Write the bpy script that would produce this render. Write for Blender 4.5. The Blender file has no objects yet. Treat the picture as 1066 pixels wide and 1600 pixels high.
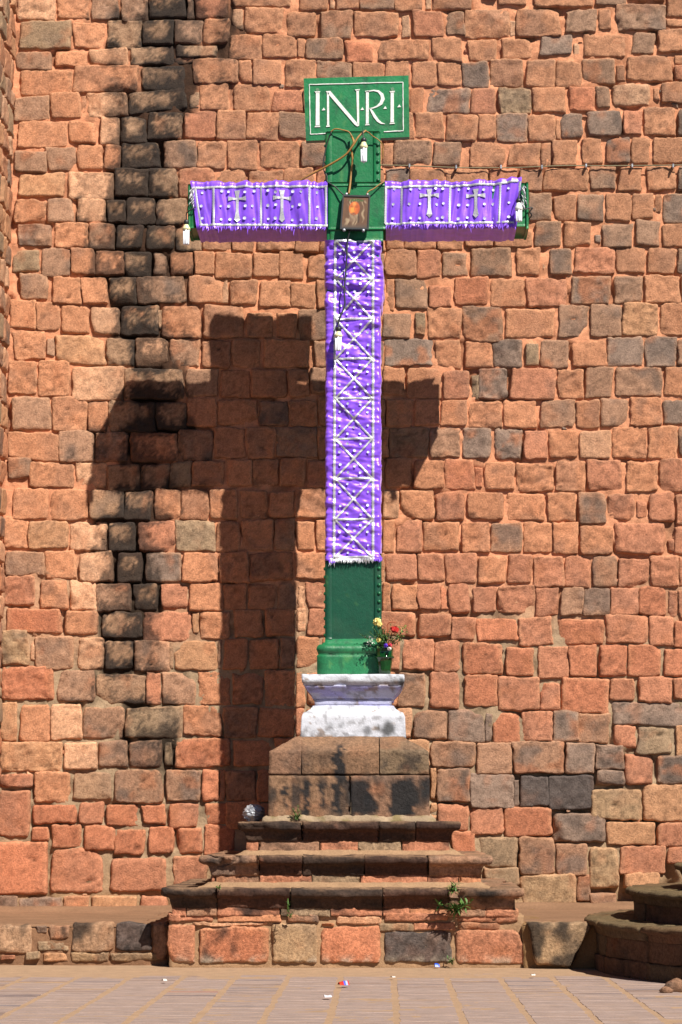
import bpy, math, random
import numpy as np
from mathutils import Vector, Matrix

random.seed(7)
R = random.Random(11)
SC = bpy.context.scene
COL = SC.collection

# ------------------------------------------------------------------ camera, sky, sun
F = 3400.0                    # focal length in pixels of the 1066x1600 picture
CAMY, CAMH = -24.6, 1.42
YAW = math.atan(67 / F * math.cos(math.atan(480 / F)))
PIT = math.atan(480 / F)
cam_d = bpy.data.cameras.new('camera')
cam = bpy.data.objects.new('camera', cam_d)
COL.objects.link(cam)
cam_d.sensor_fit = 'VERTICAL'
cam_d.sensor_height = 24.0
cam_d.lens = F / 1600 * 24.0
cam_d.clip_end = 1000
cam_d.clip_start = 0.1
fwd = Vector((-math.sin(YAW) * math.cos(PIT), math.cos(YAW) * math.cos(PIT), math.sin(PIT)))
rgt = Vector((math.cos(YAW), math.sin(YAW), 0))
upv = rgt.cross(fwd)
cam.matrix_world = Matrix(((rgt.x, upv.x, -fwd.x, 0), (rgt.y, upv.y, -fwd.y, CAMY), (rgt.z, upv.z, -fwd.z, CAMH), (0, 0, 0, 1)))
SC.camera = cam

SUN = Vector((0.66, -1.0, 1.34)).normalized()      # towards the sun
world = bpy.data.worlds.new('World')
SC.world = world
world.use_nodes = True
wn = world.node_tree
wn.nodes.clear()
sky = wn.nodes.new('ShaderNodeTexSky')
sky.sky_type = 'NISHITA'
sky.sun_disc = False
sky.sun_elevation = math.asin(SUN.z)
sky.sun_rotation = math.atan2(SUN.x, SUN.y)
sky.altitude = 3400
sky.air_density = 0.5
sky.dust_density = 0.3
bg = wn.nodes.new('ShaderNodeBackground')
bg.inputs['Strength'].default_value = 0.05
wo = wn.nodes.new('ShaderNodeOutputWorld')
wn.links.new(sky.outputs[0], bg.inputs[0])
wn.links.new(bg.outputs[0], wo.inputs[0])
sun_d = bpy.data.lights.new('sun', 'SUN')
sun_d.energy = 5.0
sun_d.angle = math.radians(0.5)
sun_d.color = (1.0, 0.95, 0.87)
sun = bpy.data.objects.new('sun', sun_d)
COL.objects.link(sun)
sun.rotation_euler = SUN.to_track_quat('Z', 'Y').to_euler()
sun.location = SUN * 40
SC.view_settings.view_transform = 'Standard'
SC.view_settings.look = 'None'
SC.view_settings.gamma = 1
SC.view_settings.exposure = 0.6
KEXP = 1.22          # how bright a white sheet on the wall comes out: used to turn seen colours into base colours


def P(px, py, z):
    """the point of the vertical plane z metres in front of the wall that shows at a pixel of the 1066x1600 photograph"""
    d = fwd + rgt * ((px - 533) / F) + upv * ((800 - py) / F)
    t = (-z - CAMY) / d.y
    return Vector((d.x * t, -z, CAMH + d.z * t))


def lin(c):
    c = np.asarray(c, float) / 255.0
    return np.where(c <= 0.04045, c / 12.92, ((c + 0.055) / 1.055) ** 2.4)


def alb(c, k=KEXP):
    return np.clip(lin(c) / k, 0.003, 0.9)


# ------------------------------------------------------------------ numpy noise
def _hash(ix, iy, iz, seed):
    h = (ix * 374761393 + iy * 668265263 + iz * 2147483647 + seed * 1274126177) & 0xFFFFFFFF
    h = ((h ^ (h >> 13)) * 1274126177) & 0xFFFFFFFF
    h = ((h ^ (h >> 16)) * 2246822519) & 0xFFFFFFFF
    return ((h ^ (h >> 15)) & 0xFFFFFF) / float(0xFFFFFF)


def noise(p, f=1.0, seed=0):
    q = np.asarray(p, float) * f + 1000.0
    i = np.floor(q).astype(np.int64)
    t = q - i
    t = t * t * (3 - 2 * t)
    out = 0
    for dx in (0, 1):
        wx = t[:, 0] if dx else 1 - t[:, 0]
        for dy in (0, 1):
            wy = t[:, 1] if dy else 1 - t[:, 1]
            for dz in (0, 1):
                wz = t[:, 2] if dz else 1 - t[:, 2]
                out = out + wx * wy * wz * _hash(i[:, 0] + dx, i[:, 1] + dy, i[:, 2] + dz, seed)
    return out


def fbm(p, f=1.0, seed=0, o=3):
    a, s, tot = 1.0, 0.0, 0.0
    for k in range(o):
        s = s + a * noise(p, f * 2.03 ** k, seed + 17 * k)
        tot += a
        a *= 0.5
    return s / tot


def sst(a, b, x):
    t = np.clip((x - a) / (b - a), 0, 1)
    return t * t * (3 - 2 * t)


# ------------------------------------------------------------------ objects
def link(o, parent=None):
    COL.objects.link(o)
    if parent is not None:
        o.parent = parent
    return o


def mkmesh(name, v, f, mat, cols=None, smooth=True):
    me = bpy.data.meshes.new(name)
    v = np.asarray(v, float)
    if isinstance(f, np.ndarray):
        n, k = f.shape
        me.vertices.add(len(v))
        me.vertices.foreach_set('co', v.astype(np.float32).ravel())
        me.loops.add(n * k)
        me.loops.foreach_set('vertex_index', f.astype(np.int32).ravel())
        me.polygons.add(n)
        me.polygons.foreach_set('loop_start', np.arange(0, n * k, k, dtype=np.int32))
        me.update(calc_edges=True)
    else:
        me.from_pydata([tuple(a) for a in v], [], [tuple(int(i) for i in a) for a in f])
        me.update()
    if cols is not None:
        at = me.color_attributes.new('Col', 'FLOAT_COLOR', 'POINT')
        c = np.ones((len(v), 4), np.float32)
        c[:, :3] = cols
        at.data.foreach_set('color', c.ravel())
    if smooth:
        me.polygons.foreach_set('use_smooth', np.ones(len(me.polygons), bool))
    if mat:
        me.materials.append(mat)
    return me


def mo(name, v, f, mat, parent=None, cols=None, smooth=True, stuff=False):
    o = bpy.data.objects.new(name, mkmesh(name, v, f, mat, cols, smooth))
    link(o, parent)
    if stuff:
        o['kind'] = 'stuff'
    return o


def thing(name, label, cat, loc=(0, 0, 0), group=None):
    o = bpy.data.objects.new(name, None)
    link(o)
    o.location = loc
    o.empty_display_size = 0.2
    o['label'] = label
    o['category'] = cat
    if group:
        o['group'] = group
    return o


def tagm(o, label, cat, group=None):
    o['label'] = label
    o['category'] = cat
    if group:
        o['group'] = group
    return o


class MB:
    def __init__(s):
        s.v, s.f, s.c = [], [], []

    def add(s, v, f, c=None):
        b = sum(len(a) for a in s.v)
        s.v.append(np.asarray(v, float))
        s.f.extend([tuple(int(i) + b for i in a) for a in f])
        if c is not None:
            s.c.append(np.broadcast_to(np.asarray(c, float), (len(v), 3)))
        return s

    def out(s, name, mat, parent=None, smooth=True, stuff=False):
        v = np.concatenate(s.v)
        return mo(name, v, s.f, mat, parent, np.concatenate(s.c) if s.c else None, smooth, stuff)


def loft(rings, closed=True, caps=True):
    """rings: array (n, m, 3)"""
    rings = np.asarray(rings, float)
    n, m, _ = rings.shape
    f = []
    mm = m if closed else m - 1
    for i in range(n - 1):
        for j in range(mm):
            k = (j + 1) % m
            f.append((i * m + j, i * m + k, (i + 1) * m + k, (i + 1) * m + j))
    if caps and closed:
        f.append(tuple(range(m - 1, -1, -1)))
        f.append(tuple((n - 1) * m + j for j in range(m)))
    return rings.reshape(-1, 3), f


def smooth_line(pts, n=6):
    pts = [Vector(p) for p in pts]
    if len(pts) < 3:
        return pts
    q = [pts[0] * 2 - pts[1]] + pts + [pts[-1] * 2 - pts[-2]]
    out = []
    for i in range(1, len(q) - 2):
        for k in range(n):
            t = k / n
            out.append(0.5 * ((2 * q[i]) + (-q[i - 1] + q[i + 1]) * t + (2 * q[i - 1] - 5 * q[i] + 4 * q[i + 1] - q[i + 2]) * t * t + (-q[i - 1] + 3 * q[i] - 3 * q[i + 1] + q[i + 2]) * t ** 3))
    out.append(pts[-1])
    return out


def tube(pts, r, m=8, n=6):
    pts = smooth_line(pts, n)
    rings = []
    ref = Vector((0.13, 0.9, 0.3)).normalized()
    for i, p in enumerate(pts):
        t = (pts[min(i + 1, len(pts) - 1)] - pts[max(i - 1, 0)]).normalized()
        a = t.cross(ref)
        if a.length < 0.05:
            a = t.cross(Vector((1, 0, 0)))
        a.normalize()
        b = t.cross(a)
        rr = r(i / (len(pts) - 1)) if callable(r) else r
        rings.append([p + a * rr * math.cos(2 * math.pi * k / m) + b * rr * math.sin(2 * math.pi * k / m) for k in range(m)])
    return loft(rings)


def lathe(prof, c, m=20, flute=0.0, nf=12):
    rings = []
    for r, z in prof:
        rings.append([(c[0] + r * (1 + flute * math.cos(nf * 2 * math.pi * k / m)) * math.cos(2 * math.pi * k / m), c[1] + r * (1 + flute * math.cos(nf * 2 * math.pi * k / m)) * math.sin(2 * math.pi * k / m), c[2] + z) for k in range(m)])
    return loft(rings)


def box(x0, x1, y0, y1, z0, z1):
    v = [(x0, y0, z0), (x1, y0, z0), (x1, y1, z0), (x0, y1, z0), (x0, y0, z1), (x1, y0, z1), (x1, y1, z1), (x0, y1, z1)]
    f = [(0, 3, 2, 1), (4, 5, 6, 7), (0, 1, 5, 4), (1, 2, 6, 5), (2, 3, 7, 6), (3, 0, 4, 7)]
    return v, f


def bevel_box(name, b, mat, parent, bev=0.008, cols=None):
    import bmesh
    bm = bmesh.new()
    v, f = box(*b)
    vs = [bm.verts.new(a) for a in v]
    for a in f:
        bm.faces.new([vs[i] for i in a])
    bmesh.ops.bevel(bm, geom=bm.edges[:], offset=bev, segments=2, affect='EDGES', profile=0.6)
    me = bpy.data.meshes.new(name)
    bm.to_mesh(me)
    bm.free()
    me.materials.append(mat)
    return link(bpy.data.objects.new(name, me), parent)


# ------------------------------------------------------------------ materials
def mat(name):
    m = bpy.data.materials.new(name)
    m.use_nodes = True
    nt = m.node_tree
    nt.nodes.clear()
    out = nt.nodes.new('ShaderNodeOutputMaterial')
    bs = nt.nodes.new('ShaderNodeBsdfPrincipled')
    nt.links.new(bs.outputs[0], out.inputs[0])
    return m, nt, bs


def N(nt, t, **kw):
    n = nt.nodes.new(t)
    for k, v in kw.items():
        if k in n.inputs:
            n.inputs[k].default_value = v
        else:
            setattr(n, k, v)
    return n


def ntex(nt, scale, detail=4, rough=0.6, vec=None):
    n = nt.nodes.new('ShaderNodeTexNoise')
    n.inputs['Scale'].default_value = scale
    n.inputs['Detail'].default_value = detail
    n.inputs['Roughness'].default_value = rough
    if vec is not None:
        nt.links.new(vec, n.inputs['Vector'])
    return n


def mulcol(nt, col, fac, lo, hi):
    mr = nt.nodes.new('ShaderNodeMapRange')
    mr.inputs['From Min'].default_value = 0.3
    mr.inputs['From Max'].default_value = 0.7
    mr.inputs['To Min'].default_value = lo
    mr.inputs['To Max'].default_value = hi
    nt.links.new(fac, mr.inputs['Value'])
    vm = nt.nodes.new('ShaderNodeVectorMath')
    vm.operation = 'SCALE'
    nt.links.new(col, vm.inputs[0])
    nt.links.new(mr.outputs[0], vm.inputs['Scale'])
    return vm.outputs[0]


def bumps(nt, bs, items):
    """items: (height socket, strength, distance)"""
    prev = None
    for h, s, d in items:
        b = nt.nodes.new('ShaderNodeBump')
        b.inputs['Strength'].default_value = s
        b.inputs['Distance'].default_value = d
        nt.links.new(h, b.inputs['Height'])
        if prev:
            nt.links.new(prev, b.inputs['Normal'])
        prev = b.outputs[0]
    nt.links.new(prev, bs.inputs['Normal'])


def vcol_mat(name, rough=0.9, grain=(0.72, 1.25), big=55, fine=160, bump=0.006, spec=0.25, pits=True):
    m, nt, bs = mat(name)
    a = nt.nodes.new('ShaderNodeAttribute')
    a.attribute_name = 'Col'
    g = nt.nodes.new('ShaderNodeNewGeometry')
    n1 = ntex(nt, big, 6, 0.7, g.outputs['Position'])
    n2 = ntex(nt, fine, 4, 0.6, g.outputs['Position'])
    c = mulcol(nt, a.outputs['Color'], n1.outputs['Fac'], *grain)
    c = mulcol(nt, c, n2.outputs['Fac'], 0.85, 1.15)
    items = [(n1.outputs['Fac'], 0.6, bump * 1.6), (n2.outputs['Fac'], 0.5, bump * 0.6)]
    if pits:
        v = nt.nodes.new('ShaderNodeTexVoronoi')
        v.inputs['Scale'].default_value = 42
        nv = ntex(nt, 18, 3, 0.6, g.outputs['Position'])
        vm = nt.nodes.new('ShaderNodeVectorMath')
        vm.operation = 'MULTIPLY_ADD'
        vm.inputs[1].default_value = (0.12, 0.12, 0.12)
        nt.links.new(nv.outputs['Color'], vm.inputs[0])
        nt.links.new(g.outputs['Position'], vm.inputs[2])
        nt.links.new(vm.outputs[0], v.inputs['Vector'])
        pr = nt.nodes.new('ShaderNodeMapRange')
        pr.inputs['From Min'].default_value = 0.05
        pr.inputs['From Max'].default_value = 0.32
        nt.links.new(v.outputs['Distance'], pr.inputs['Value'])
        # pits only in patches
        nm = ntex(nt, 5, 2, 0.5, g.outputs['Position'])
        mm = nt.nodes.new('ShaderNodeMapRange')
        mm.inputs['From Min'].default_value = 0.42
        mm.inputs['From Max'].default_value = 0.62
        nt.links.new(nm.outputs['Fac'], mm.inputs['Value'])
        mx = nt.nodes.new('ShaderNodeMix')
        mx.data_type = 'FLOAT'
        nt.links.new(mm.outputs[0], mx.inputs[0])
        mx.inputs[2].default_value = 1.0
        nt.links.new(pr.outputs[0], mx.inputs[3])
        items.append((mx.outputs[0], 0.6, bump * 1.2))
    bumps(nt, bs, items)
    nt.links.new(c, bs.inputs['Base Color'])
    bs.inputs['Roughness'].default_value = rough
    bs.inputs['Specular IOR Level'].default_value = spec
    return m


def flat_mat(name, col, rough=0.5, metal=0.0, var=0.15, scale=30, bump=0.0, spec=0.5, **kw):
    m, nt, bs = mat(name)
    g = nt.nodes.new('ShaderNodeNewGeometry')
    n1 = ntex(nt, scale, 4, 0.6, g.outputs['Position'])
    rgb = nt.nodes.new('ShaderNodeRGB')
    rgb.outputs[0].default_value = (*col, 1)
    nt.links.new(mulcol(nt, rgb.outputs[0], n1.outputs['Fac'], 1 - var, 1 + var), bs.inputs['Base Color'])
    bs.inputs['Roughness'].default_value = rough
    bs.inputs['Metallic'].default_value = metal
    bs.inputs['Specular IOR Level'].default_value = spec
    if bump:
        bumps(nt, bs, [(n1.outputs['Fac'], 0.7, bump)])
    for k, v in kw.items():
        bs.inputs[k.replace('_', ' ')].default_value = v
    return m


M_stone = vcol_mat('wall_stone', 0.88, (0.68, 1.24), 50, 115, 0.012)
M_mortar = vcol_mat('mortar', 0.95, (0.80, 1.14), 36, 130, 0.010, 0.15, pits=False)
M_step = vcol_mat('step_stone', 0.88, (0.55, 1.38), 38, 150, 0.014, 0.15)
M_green = vcol_mat('green_paint', 0.42, (0.85, 1.12), 26, 90, 0.004, 0.5, pits=False)
M_white = vcol_mat('white_limewash', 0.75, (0.9, 1.06), 40, 140, 0.006, 0.3)
M_paintg = vcol_mat('painted_picture', 0.4, (0.95, 1.05), 60, 150, 0.0005, 0.5, pits=False)
M_letter = flat_mat('white_letter_paint', (0.75, 0.75, 0.7), 0.6, var=0.2, scale=60)
M_silver = flat_mat('silver_trim', (0.58, 0.57, 0.60), 0.42, metal=0.35, var=0.35, scale=140, bump=0.002)
M_sequin = flat_mat('silver_sequin', (0.66, 0.66, 0.76), 0.4, metal=0.1, var=0.15, scale=80)
M_bulb = flat_mat('bulb_glass', (0.86, 0.87, 0.92), 0.15, var=0.03)
M_bulbbase = flat_mat('bulb_base_plastic', (0.80, 0.76, 0.42), 0.4, var=0.05)
M_bulbwhite = flat_mat('white_bulb_base', (0.8, 0.8, 0.74), 0.4, var=0.05)
M_black = flat_mat('black_plastic', (0.02, 0.02, 0.022), 0.45, var=0.2)
M_wire = flat_mat('black_wire', (0.025, 0.028, 0.028), 0.5, var=0.2)
M_cable = flat_mat('brown_cable', (0.33, 0.17, 0.04), 0.5, var=0.3, scale=25)
M_wallwire = flat_mat('olive_wall_wire', (0.20, 0.17, 0.09), 0.6, var=0.2)
M_leaf = flat_mat('weed_leaf', (0.07, 0.15, 0.025), 0.6, var=0.45, scale=40)
M_leafd = flat_mat('bouquet_leaf', (0.06, 0.13, 0.03), 0.6, var=0.6, scale=60)
M_vase = flat_mat('green_vase_glass', (0.004, 0.045, 0.008), 0.1, var=0.35, scale=12, spec=0.7)
M_foil = flat_mat('crumpled_foil', (0.36, 0.37, 0.40), 0.4, metal=0.4, var=0.6, scale=22, bump=0.01)

# pavement: every slab its own tone
M_pave, nt, bs = mat('pavement_stone')
g = nt.nodes.new('ShaderNodeNewGeometry')
mp = nt.nodes.new('ShaderNodeMapping')
mp.inputs['Scale'].default_value = (1.0, 3.5, 1.0)
nt.links.new(g.outputs['Position'], mp.inputs['Vector'])
n1 = ntex(nt, 5, 6, 0.65, mp.outputs[0])
n2 = ntex(nt, 60, 4, 0.6, g.outputs['Position'])
cr = nt.nodes.new('ShaderNodeValToRGB')
pal = [(0.0, (146, 124, 114)), (0.2, (168, 146, 136)), (0.4, (154, 130, 118)), (0.55, (138, 124, 122)), (0.72, (172, 148, 134)), (0.86, (130, 114, 112)), (0.96, (172, 122, 104))]
while len(cr.color_ramp.elements) < len(pal):
    cr.color_ramp.elements.new(0.5)
for e, (p_, c_) in zip(cr.color_ramp.elements, pal):
    e.position = p_
    e.color = (*alb(c_, 1.38), 1)
cr.color_ramp.interpolation = 'CONSTANT'
nt.links.new(g.outputs['Random Per Island'], cr.inputs[0])
c_ = mulcol(nt, cr.outputs[0], n1.outputs['Fac'], 0.72, 1.25)
c_ = mulcol(nt, c_, n2.outputs['Fac'], 0.88, 1.12)
# sand blown over the slabs
ns = ntex(nt, 2.6, 5, 0.6, mp.outputs[0])
mr = nt.nodes.new('ShaderNodeMapRange')
mr.inputs['From Min'].default_value = 0.48
mr.inputs['From Max'].default_value = 0.7
mr.inputs['To Max'].default_value = 0.28
nt.links.new(ns.outputs['Fac'], mr.inputs['Value'])
mx = nt.nodes.new('ShaderNodeMix')
mx.data_type = 'RGBA'
nt.links.new(mr.outputs[0], mx.inputs[0])
nt.links.new(c_, mx.inputs[6])
mx.inputs[7].default_value = (*alb((190, 152, 118), 1.38), 1)
nt.links.new(mx.outputs[2], bs.inputs['Base Color'])
bumps(nt, bs, [(n1.outputs['Fac'], 0.5, 0.01), (n2.outputs['Fac'], 0.5, 0.003)])
bs.inputs['Roughness'].default_value = 0.8
bs.inputs['Specular IOR Level'].default_value = 0.3

# sandy ground between the slabs
M_sand, nt, bs = mat('sandy_ground')
g = nt.nodes.new('ShaderNodeNewGeometry')
n1 = ntex(nt, 7, 6, 0.65, g.outputs['Position'])
n2 = ntex(nt, 70, 4, 0.6, g.outputs['Position'])
rgb = nt.nodes.new('ShaderNodeRGB')
rgb.outputs[0].default_value = (*alb((194, 158, 124), 1.6), 1)
c_ = mulcol(nt, rgb.outputs[0], n1.outputs['Fac'], 0.82, 1.12)
c_ = mulcol(nt, c_, n2.outputs['Fac'], 0.85, 1.12)
nt.links.new(c_, bs.inputs['Base Color'])
bumps(nt, bs, [(n1.outputs['Fac'], 0.4, 0.01), (n2.outputs['Fac'], 0.6, 0.004)])
bs.inputs['Roughness'].default_value = 0.95

# purple satin
M_satin, nt, bs = mat('purple_satin')
g = nt.nodes.new('ShaderNodeNewGeometry')
n1 = ntex(nt, 9, 3, 0.5, g.outputs['Position'])
rgb = nt.nodes.new('ShaderNodeRGB')
rgb.outputs[0].default_value = (0.25, 0.085, 0.82, 1)
nt.links.new(mulcol(nt, rgb.outputs[0], n1.outputs['Fac'], 0.8, 1.2), bs.inputs['Base Color'])
bs.inputs['Roughness'].default_value = 0.36
bs.inputs['Metallic'].default_value = 0.12
bs.inputs['Specular IOR Level'].default_value = 0.75
bs.inputs['Specular Tint'].default_value = (1.0, 0.8, 1.0, 1)
bs.inputs['Sheen Weight'].default_value = 0.35
bs.inputs['Sheen Tint'].default_value = (0.85, 0.6, 1, 1)
n3 = ntex(nt, 35, 3, 0.5, g.outputs['Position'])
bumps(nt, bs, [(n3.outputs['Fac'], 0.25, 0.004)])

# ------------------------------------------------------------------ stone colours
PAL = {'o': (198, 133, 93), 'p': (214, 158, 118), 'g': (168, 125, 96), 'G': (158, 130, 100), 'b': (148, 122, 104),
       'd': (96, 84, 78), 'k': (168, 128, 96), 'r': (192, 126, 92), 'R': (194, 121, 85), 'y': (200, 146, 104), 'Y': (172, 138, 102)}
def mute(c, a=0.06):
    c = np.asarray(c, float)
    return c * (1 - a) + c.mean() * a


PALA = {k: mute(alb(v)) * 1.2 for k, v in PAL.items()}
GREYA = alb((112, 96, 86))
ORA = mute(alb((200, 124, 80)))
M_OR = alb((230, 160, 120))
M_GR = alb((178, 152, 122))
STAIN_LINE = [(-200, 262), (0, 268), (60, 262), (110, 262), (160, 240), (220, 232), (290, 222), (350, 212), (420, 215), (480, 232), (560, 228), (640, 235), (730, 228), (800, 218), (860, 208), (930, 205), (1000, 196), (1060, 190), (1130, 222), (1230, 235)]


def stain_mask(p):
    """soot and lichen streak down the wall, in wall coordinates"""
    zs = np.array([P(533, y, 0).z for y, _ in STAIN_LINE])[::-1]
    xs = np.array([P(x, y, 0).x for y, x in STAIN_LINE])[::-1]
    cx = np.interp(p[:, 2], zs, xs)
    w = np.interp(p[:, 2], [2.2, 3.2, 5, 9, 11], [0.38, 0.44, 0.48, 0.56, 0.92])
    d = np.abs(p[:, 0] - cx) / w
    m = 1.24 - d + (fbm(p * np.array([1.5, 1, 0.42]), 3.6, 91, 4) - 0.5) * 2.1
    return np.clip(m, 0, 1.2) * sst(1.5, 2.6, p[:, 2])


def low_right(p):
    return sst(0.9, 1.9, p[:, 0]) * sst(3.2, 2.0, p[:, 2])


def stone_cols(p, tone, seed, rim=None, stain=True, vpos=None):
    n = len(p)
    base = PALA[tone]
    rs = np.random.RandomState(seed)
    c = np.tile(base, (n, 1))
    # the wall goes from sandy on the left to redder on the right and at the foot
    lf = sst(-1.8, -3.6, p[:, 0])[:, None]
    if tone in 'opgk':
        c = c * (1 - lf * np.array([-0.10, -0.14, -0.16]))
        hi = sst(5.5, 8.5, p[:, 2])[:, None] * (1 - lf)
        c = c * (1 - hi * np.array([0.12, 0.05, 0.0]))
    c = c * rs.uniform(0.88, 1.12)
    off = rs.uniform(0, 50, 3)
    q = p + off
    n1 = fbm(q, 3.5, 5, 3)
    amt = {'o': 0.28, 'p': 0.15, 'g': 0.65, 'G': 0.25, 'b': 0.62, 'd': 0.8, 'k': 0.35, 'r': 0.2, 'R': 0.08, 'y': 0.12, 'Y': 0.3}[tone] * rs.uniform(0.6, 1.3)
    m = sst(0.50, 0.68, n1) * min(amt, 0.95)
    c = c * (1 - m[:, None]) + (GREYA * rs.uniform(0.9, 1.25)) * m[:, None]
    n2 = fbm(q + 9, 5.0, 8, 3)
    m = sst(0.55, 0.72, n2) * {'b': 0.6, 'g': 0.5, 'd': 0.1}.get(tone, 0.35) * rs.uniform(0.3, 1.2)
    m = np.clip(m, 0, 0.8)
    c = c * (1 - m[:, None]) + ORA * m[:, None]
    if rim is not None:                      # worn paler arrises
        e = sst(0.72, 0.97, rim) * rs.uniform(0.0, 0.45)
        pale = alb((214, 160, 120))
        if tone not in 'dk':
            c = c * (1 - e[:, None]) + pale * e[:, None]
    c = c * (0.85 + 0.30 * noise(q, 24, 3))[:, None]
    c = c * (1 - rs.uniform(0.1, 0.42) * sst(0.50, 0.78, fbm(q, 27, 41, 2)))[:, None]
    c = c * (1 - 0.22 * sst(0.62, 0.8, noise(q, 38, 13)))[:, None]
    if stain:
        s = stain_mask(p)
        if vpos is not None:
            s = s * (0.62 + 0.5 * sst(0.3, -0.9, vpos))
        if rim is not None:
            s = s * (0.75 + 0.6 * sst(0.5, 0.95, rim))
        grit = noise(p, 45, 7)
        s2 = sst(0.22, 0.80, s + (grit - 0.5) * 0.55)
        k = {'d': 0.88, 'k': 0.92}.get(tone, 0.78)
        s2 = s2 * k
        c = c * (1 - s2[:, None]) + np.array([0.016, 0.014, 0.013]) * s2[:, None]
    return np.clip(c, 0.004, 0.85)


def grid_faces(nx, ny):
    i, j = np.meshgrid(np.arange(nx), np.arange(ny), indexing='ij')
    a = (i * (ny + 1) + j).ravel()
    return np.stack([a, a + ny + 1, a + ny + 2, a + 1], 1)


def stone_geo(c4, tone, seed, H=None, plane='wall', res=0.0185, stain=True, flat=False):
    """c4: corners (X, Z) BL, BR, TR, TL on the wall plane. Returns verts, quads, colours."""
    rs = np.random.RandomState(seed)
    c4 = np.array(c4, float)
    w = np.linalg.norm(c4[1] - c4[0]); h = np.linalg.norm(c4[3] - c4[0])
    nx = int(max(6, min(34, w / res))); ny = int(max(6, min(34, h / res)))
    # denser towards the rim
    def ax(n):
        t = np.linspace(-1, 1, n + 1)
        return np.sign(t) * (1 - (1 - np.abs(t)) ** 1.6)
    U, V = np.meshgrid(ax(nx), ax(ny), indexing='ij')
    u = U.ravel(); v = V.ravel()
    k = rs.uniform(9, 26)
    mx_ = np.maximum(np.abs(u), np.abs(v)) + 1e-9
    sc = mx_ / ((np.abs(u) ** k + np.abs(v) ** k) ** (1 / k) + 1e-9)
    us, vs = u * sc, v * sc
    s = (us + 1) / 2; t = (vs + 1) / 2
    q = (c4[0][None] * ((1 - s) * (1 - t))[:, None] + c4[1][None] * (s * (1 - t))[:, None] + c4[2][None] * (s * t)[:, None] + c4[3][None] * ((1 - s) * t)[:, None])
    p3 = np.stack([q[:, 0], np.zeros(len(q)), q[:, 1]], 1)
    off = rs.uniform(0, 60, 3)
    o3 = p3 + off
    amp = 0.022
    q = q + (np.stack([fbm(o3, 6.5, 1, 2), fbm(o3, 6.5, 2, 2)], 1) - 0.5) * amp * 1.5 * sst(0.2, 1, mx_)[:, None]
    q = q + (np.stack([noise(o3, 26, 1), noise(o3, 26, 2)], 1) - 0.5) * 0.018 * sst(0.5, 1, mx_)[:, None]
    if H is None:
        H = rs.uniform(0.032, 0.054)
    pw = rs.uniform(18, 60)
    r = np.clip(mx_, 0, 1)
    prof = np.sqrt(np.clip(1 - r ** pw, 0, 1))
    hgt = -0.05 + (H + 0.05) * prof
    sl = rs.uniform(-0.012, 0.012, 2)
    hgt = hgt + (sl[0] * us + (sl[1] + 0.002) * vs) * prof
    rough = rs.choice([0.35, 0.6, 0.8, 1.2]) * rs.uniform(0.7, 1.2) * (0.6 if flat else 1)
    hgt = hgt + (fbm(o3, 11, 4, 3) - 0.5) * 0.040 * rough * prof
    hgt = hgt + (np.abs(noise(o3 * np.array([1, 1, 1.5]), 26, 6) - 0.5)) * -0.024 * rough * prof
    hgt = hgt + (noise(o3, 50, 9) - 0.5) * 0.011 * rough * prof
    for _ in range(rs.choice([0, 0, 1, 1, 2])):            # a knocked off corner or a split face
        a_ = rs.uniform(0, 2 * math.pi)
        dd_ = us * math.cos(a_) + vs * math.sin(a_) + (fbm(o3, 8, 21, 2) - 0.5) * 0.5
        hgt = hgt - np.clip(dd_ - rs.uniform(0.55, 1.0), 0, 1) * rs.uniform(0.03, 0.10)
        dark_c = 0
    pit = None
    if rs.uniform() < 0.16:                                # a hole or a short crack
        pu, pv = rs.uniform(-0.5, 0.5, 2)
        an = rs.uniform(-0.6, 0.6)
        du = (us - pu) * math.cos(an) * w + (vs - pv) * math.sin(an) * h
        dv = -(us - pu) * math.sin(an) * w + (vs - pv) * math.cos(an) * h
        pit = np.exp(-(du / rs.uniform(0.04, 0.11)) ** 2 - (dv / rs.uniform(0.014, 0.03)) ** 2 + (noise(o3, 40, 3) - 0.5))
        hgt = hgt - np.clip(pit, 0, 1) * rs.uniform(0.02, 0.045)
    chip = sst(0.62, 0.80, fbm(o3, 5, 12, 2)) * sst(0.35, 0.9, mx_)
    hgt = hgt - chip * 0.018 * rs.uniform(0.2, 1.0)
    pts = np.stack([q[:, 0], -hgt, q[:, 1]], 1)
    cols = stone_cols(pts, tone, seed, rim=mx_, stain=stain, vpos=vs)
    if pit is not None:
        cols = cols * (1 - 0.55 * np.clip(pit, 0, 1))[:, None]
    return pts, grid_faces(nx, ny), cols


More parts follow.
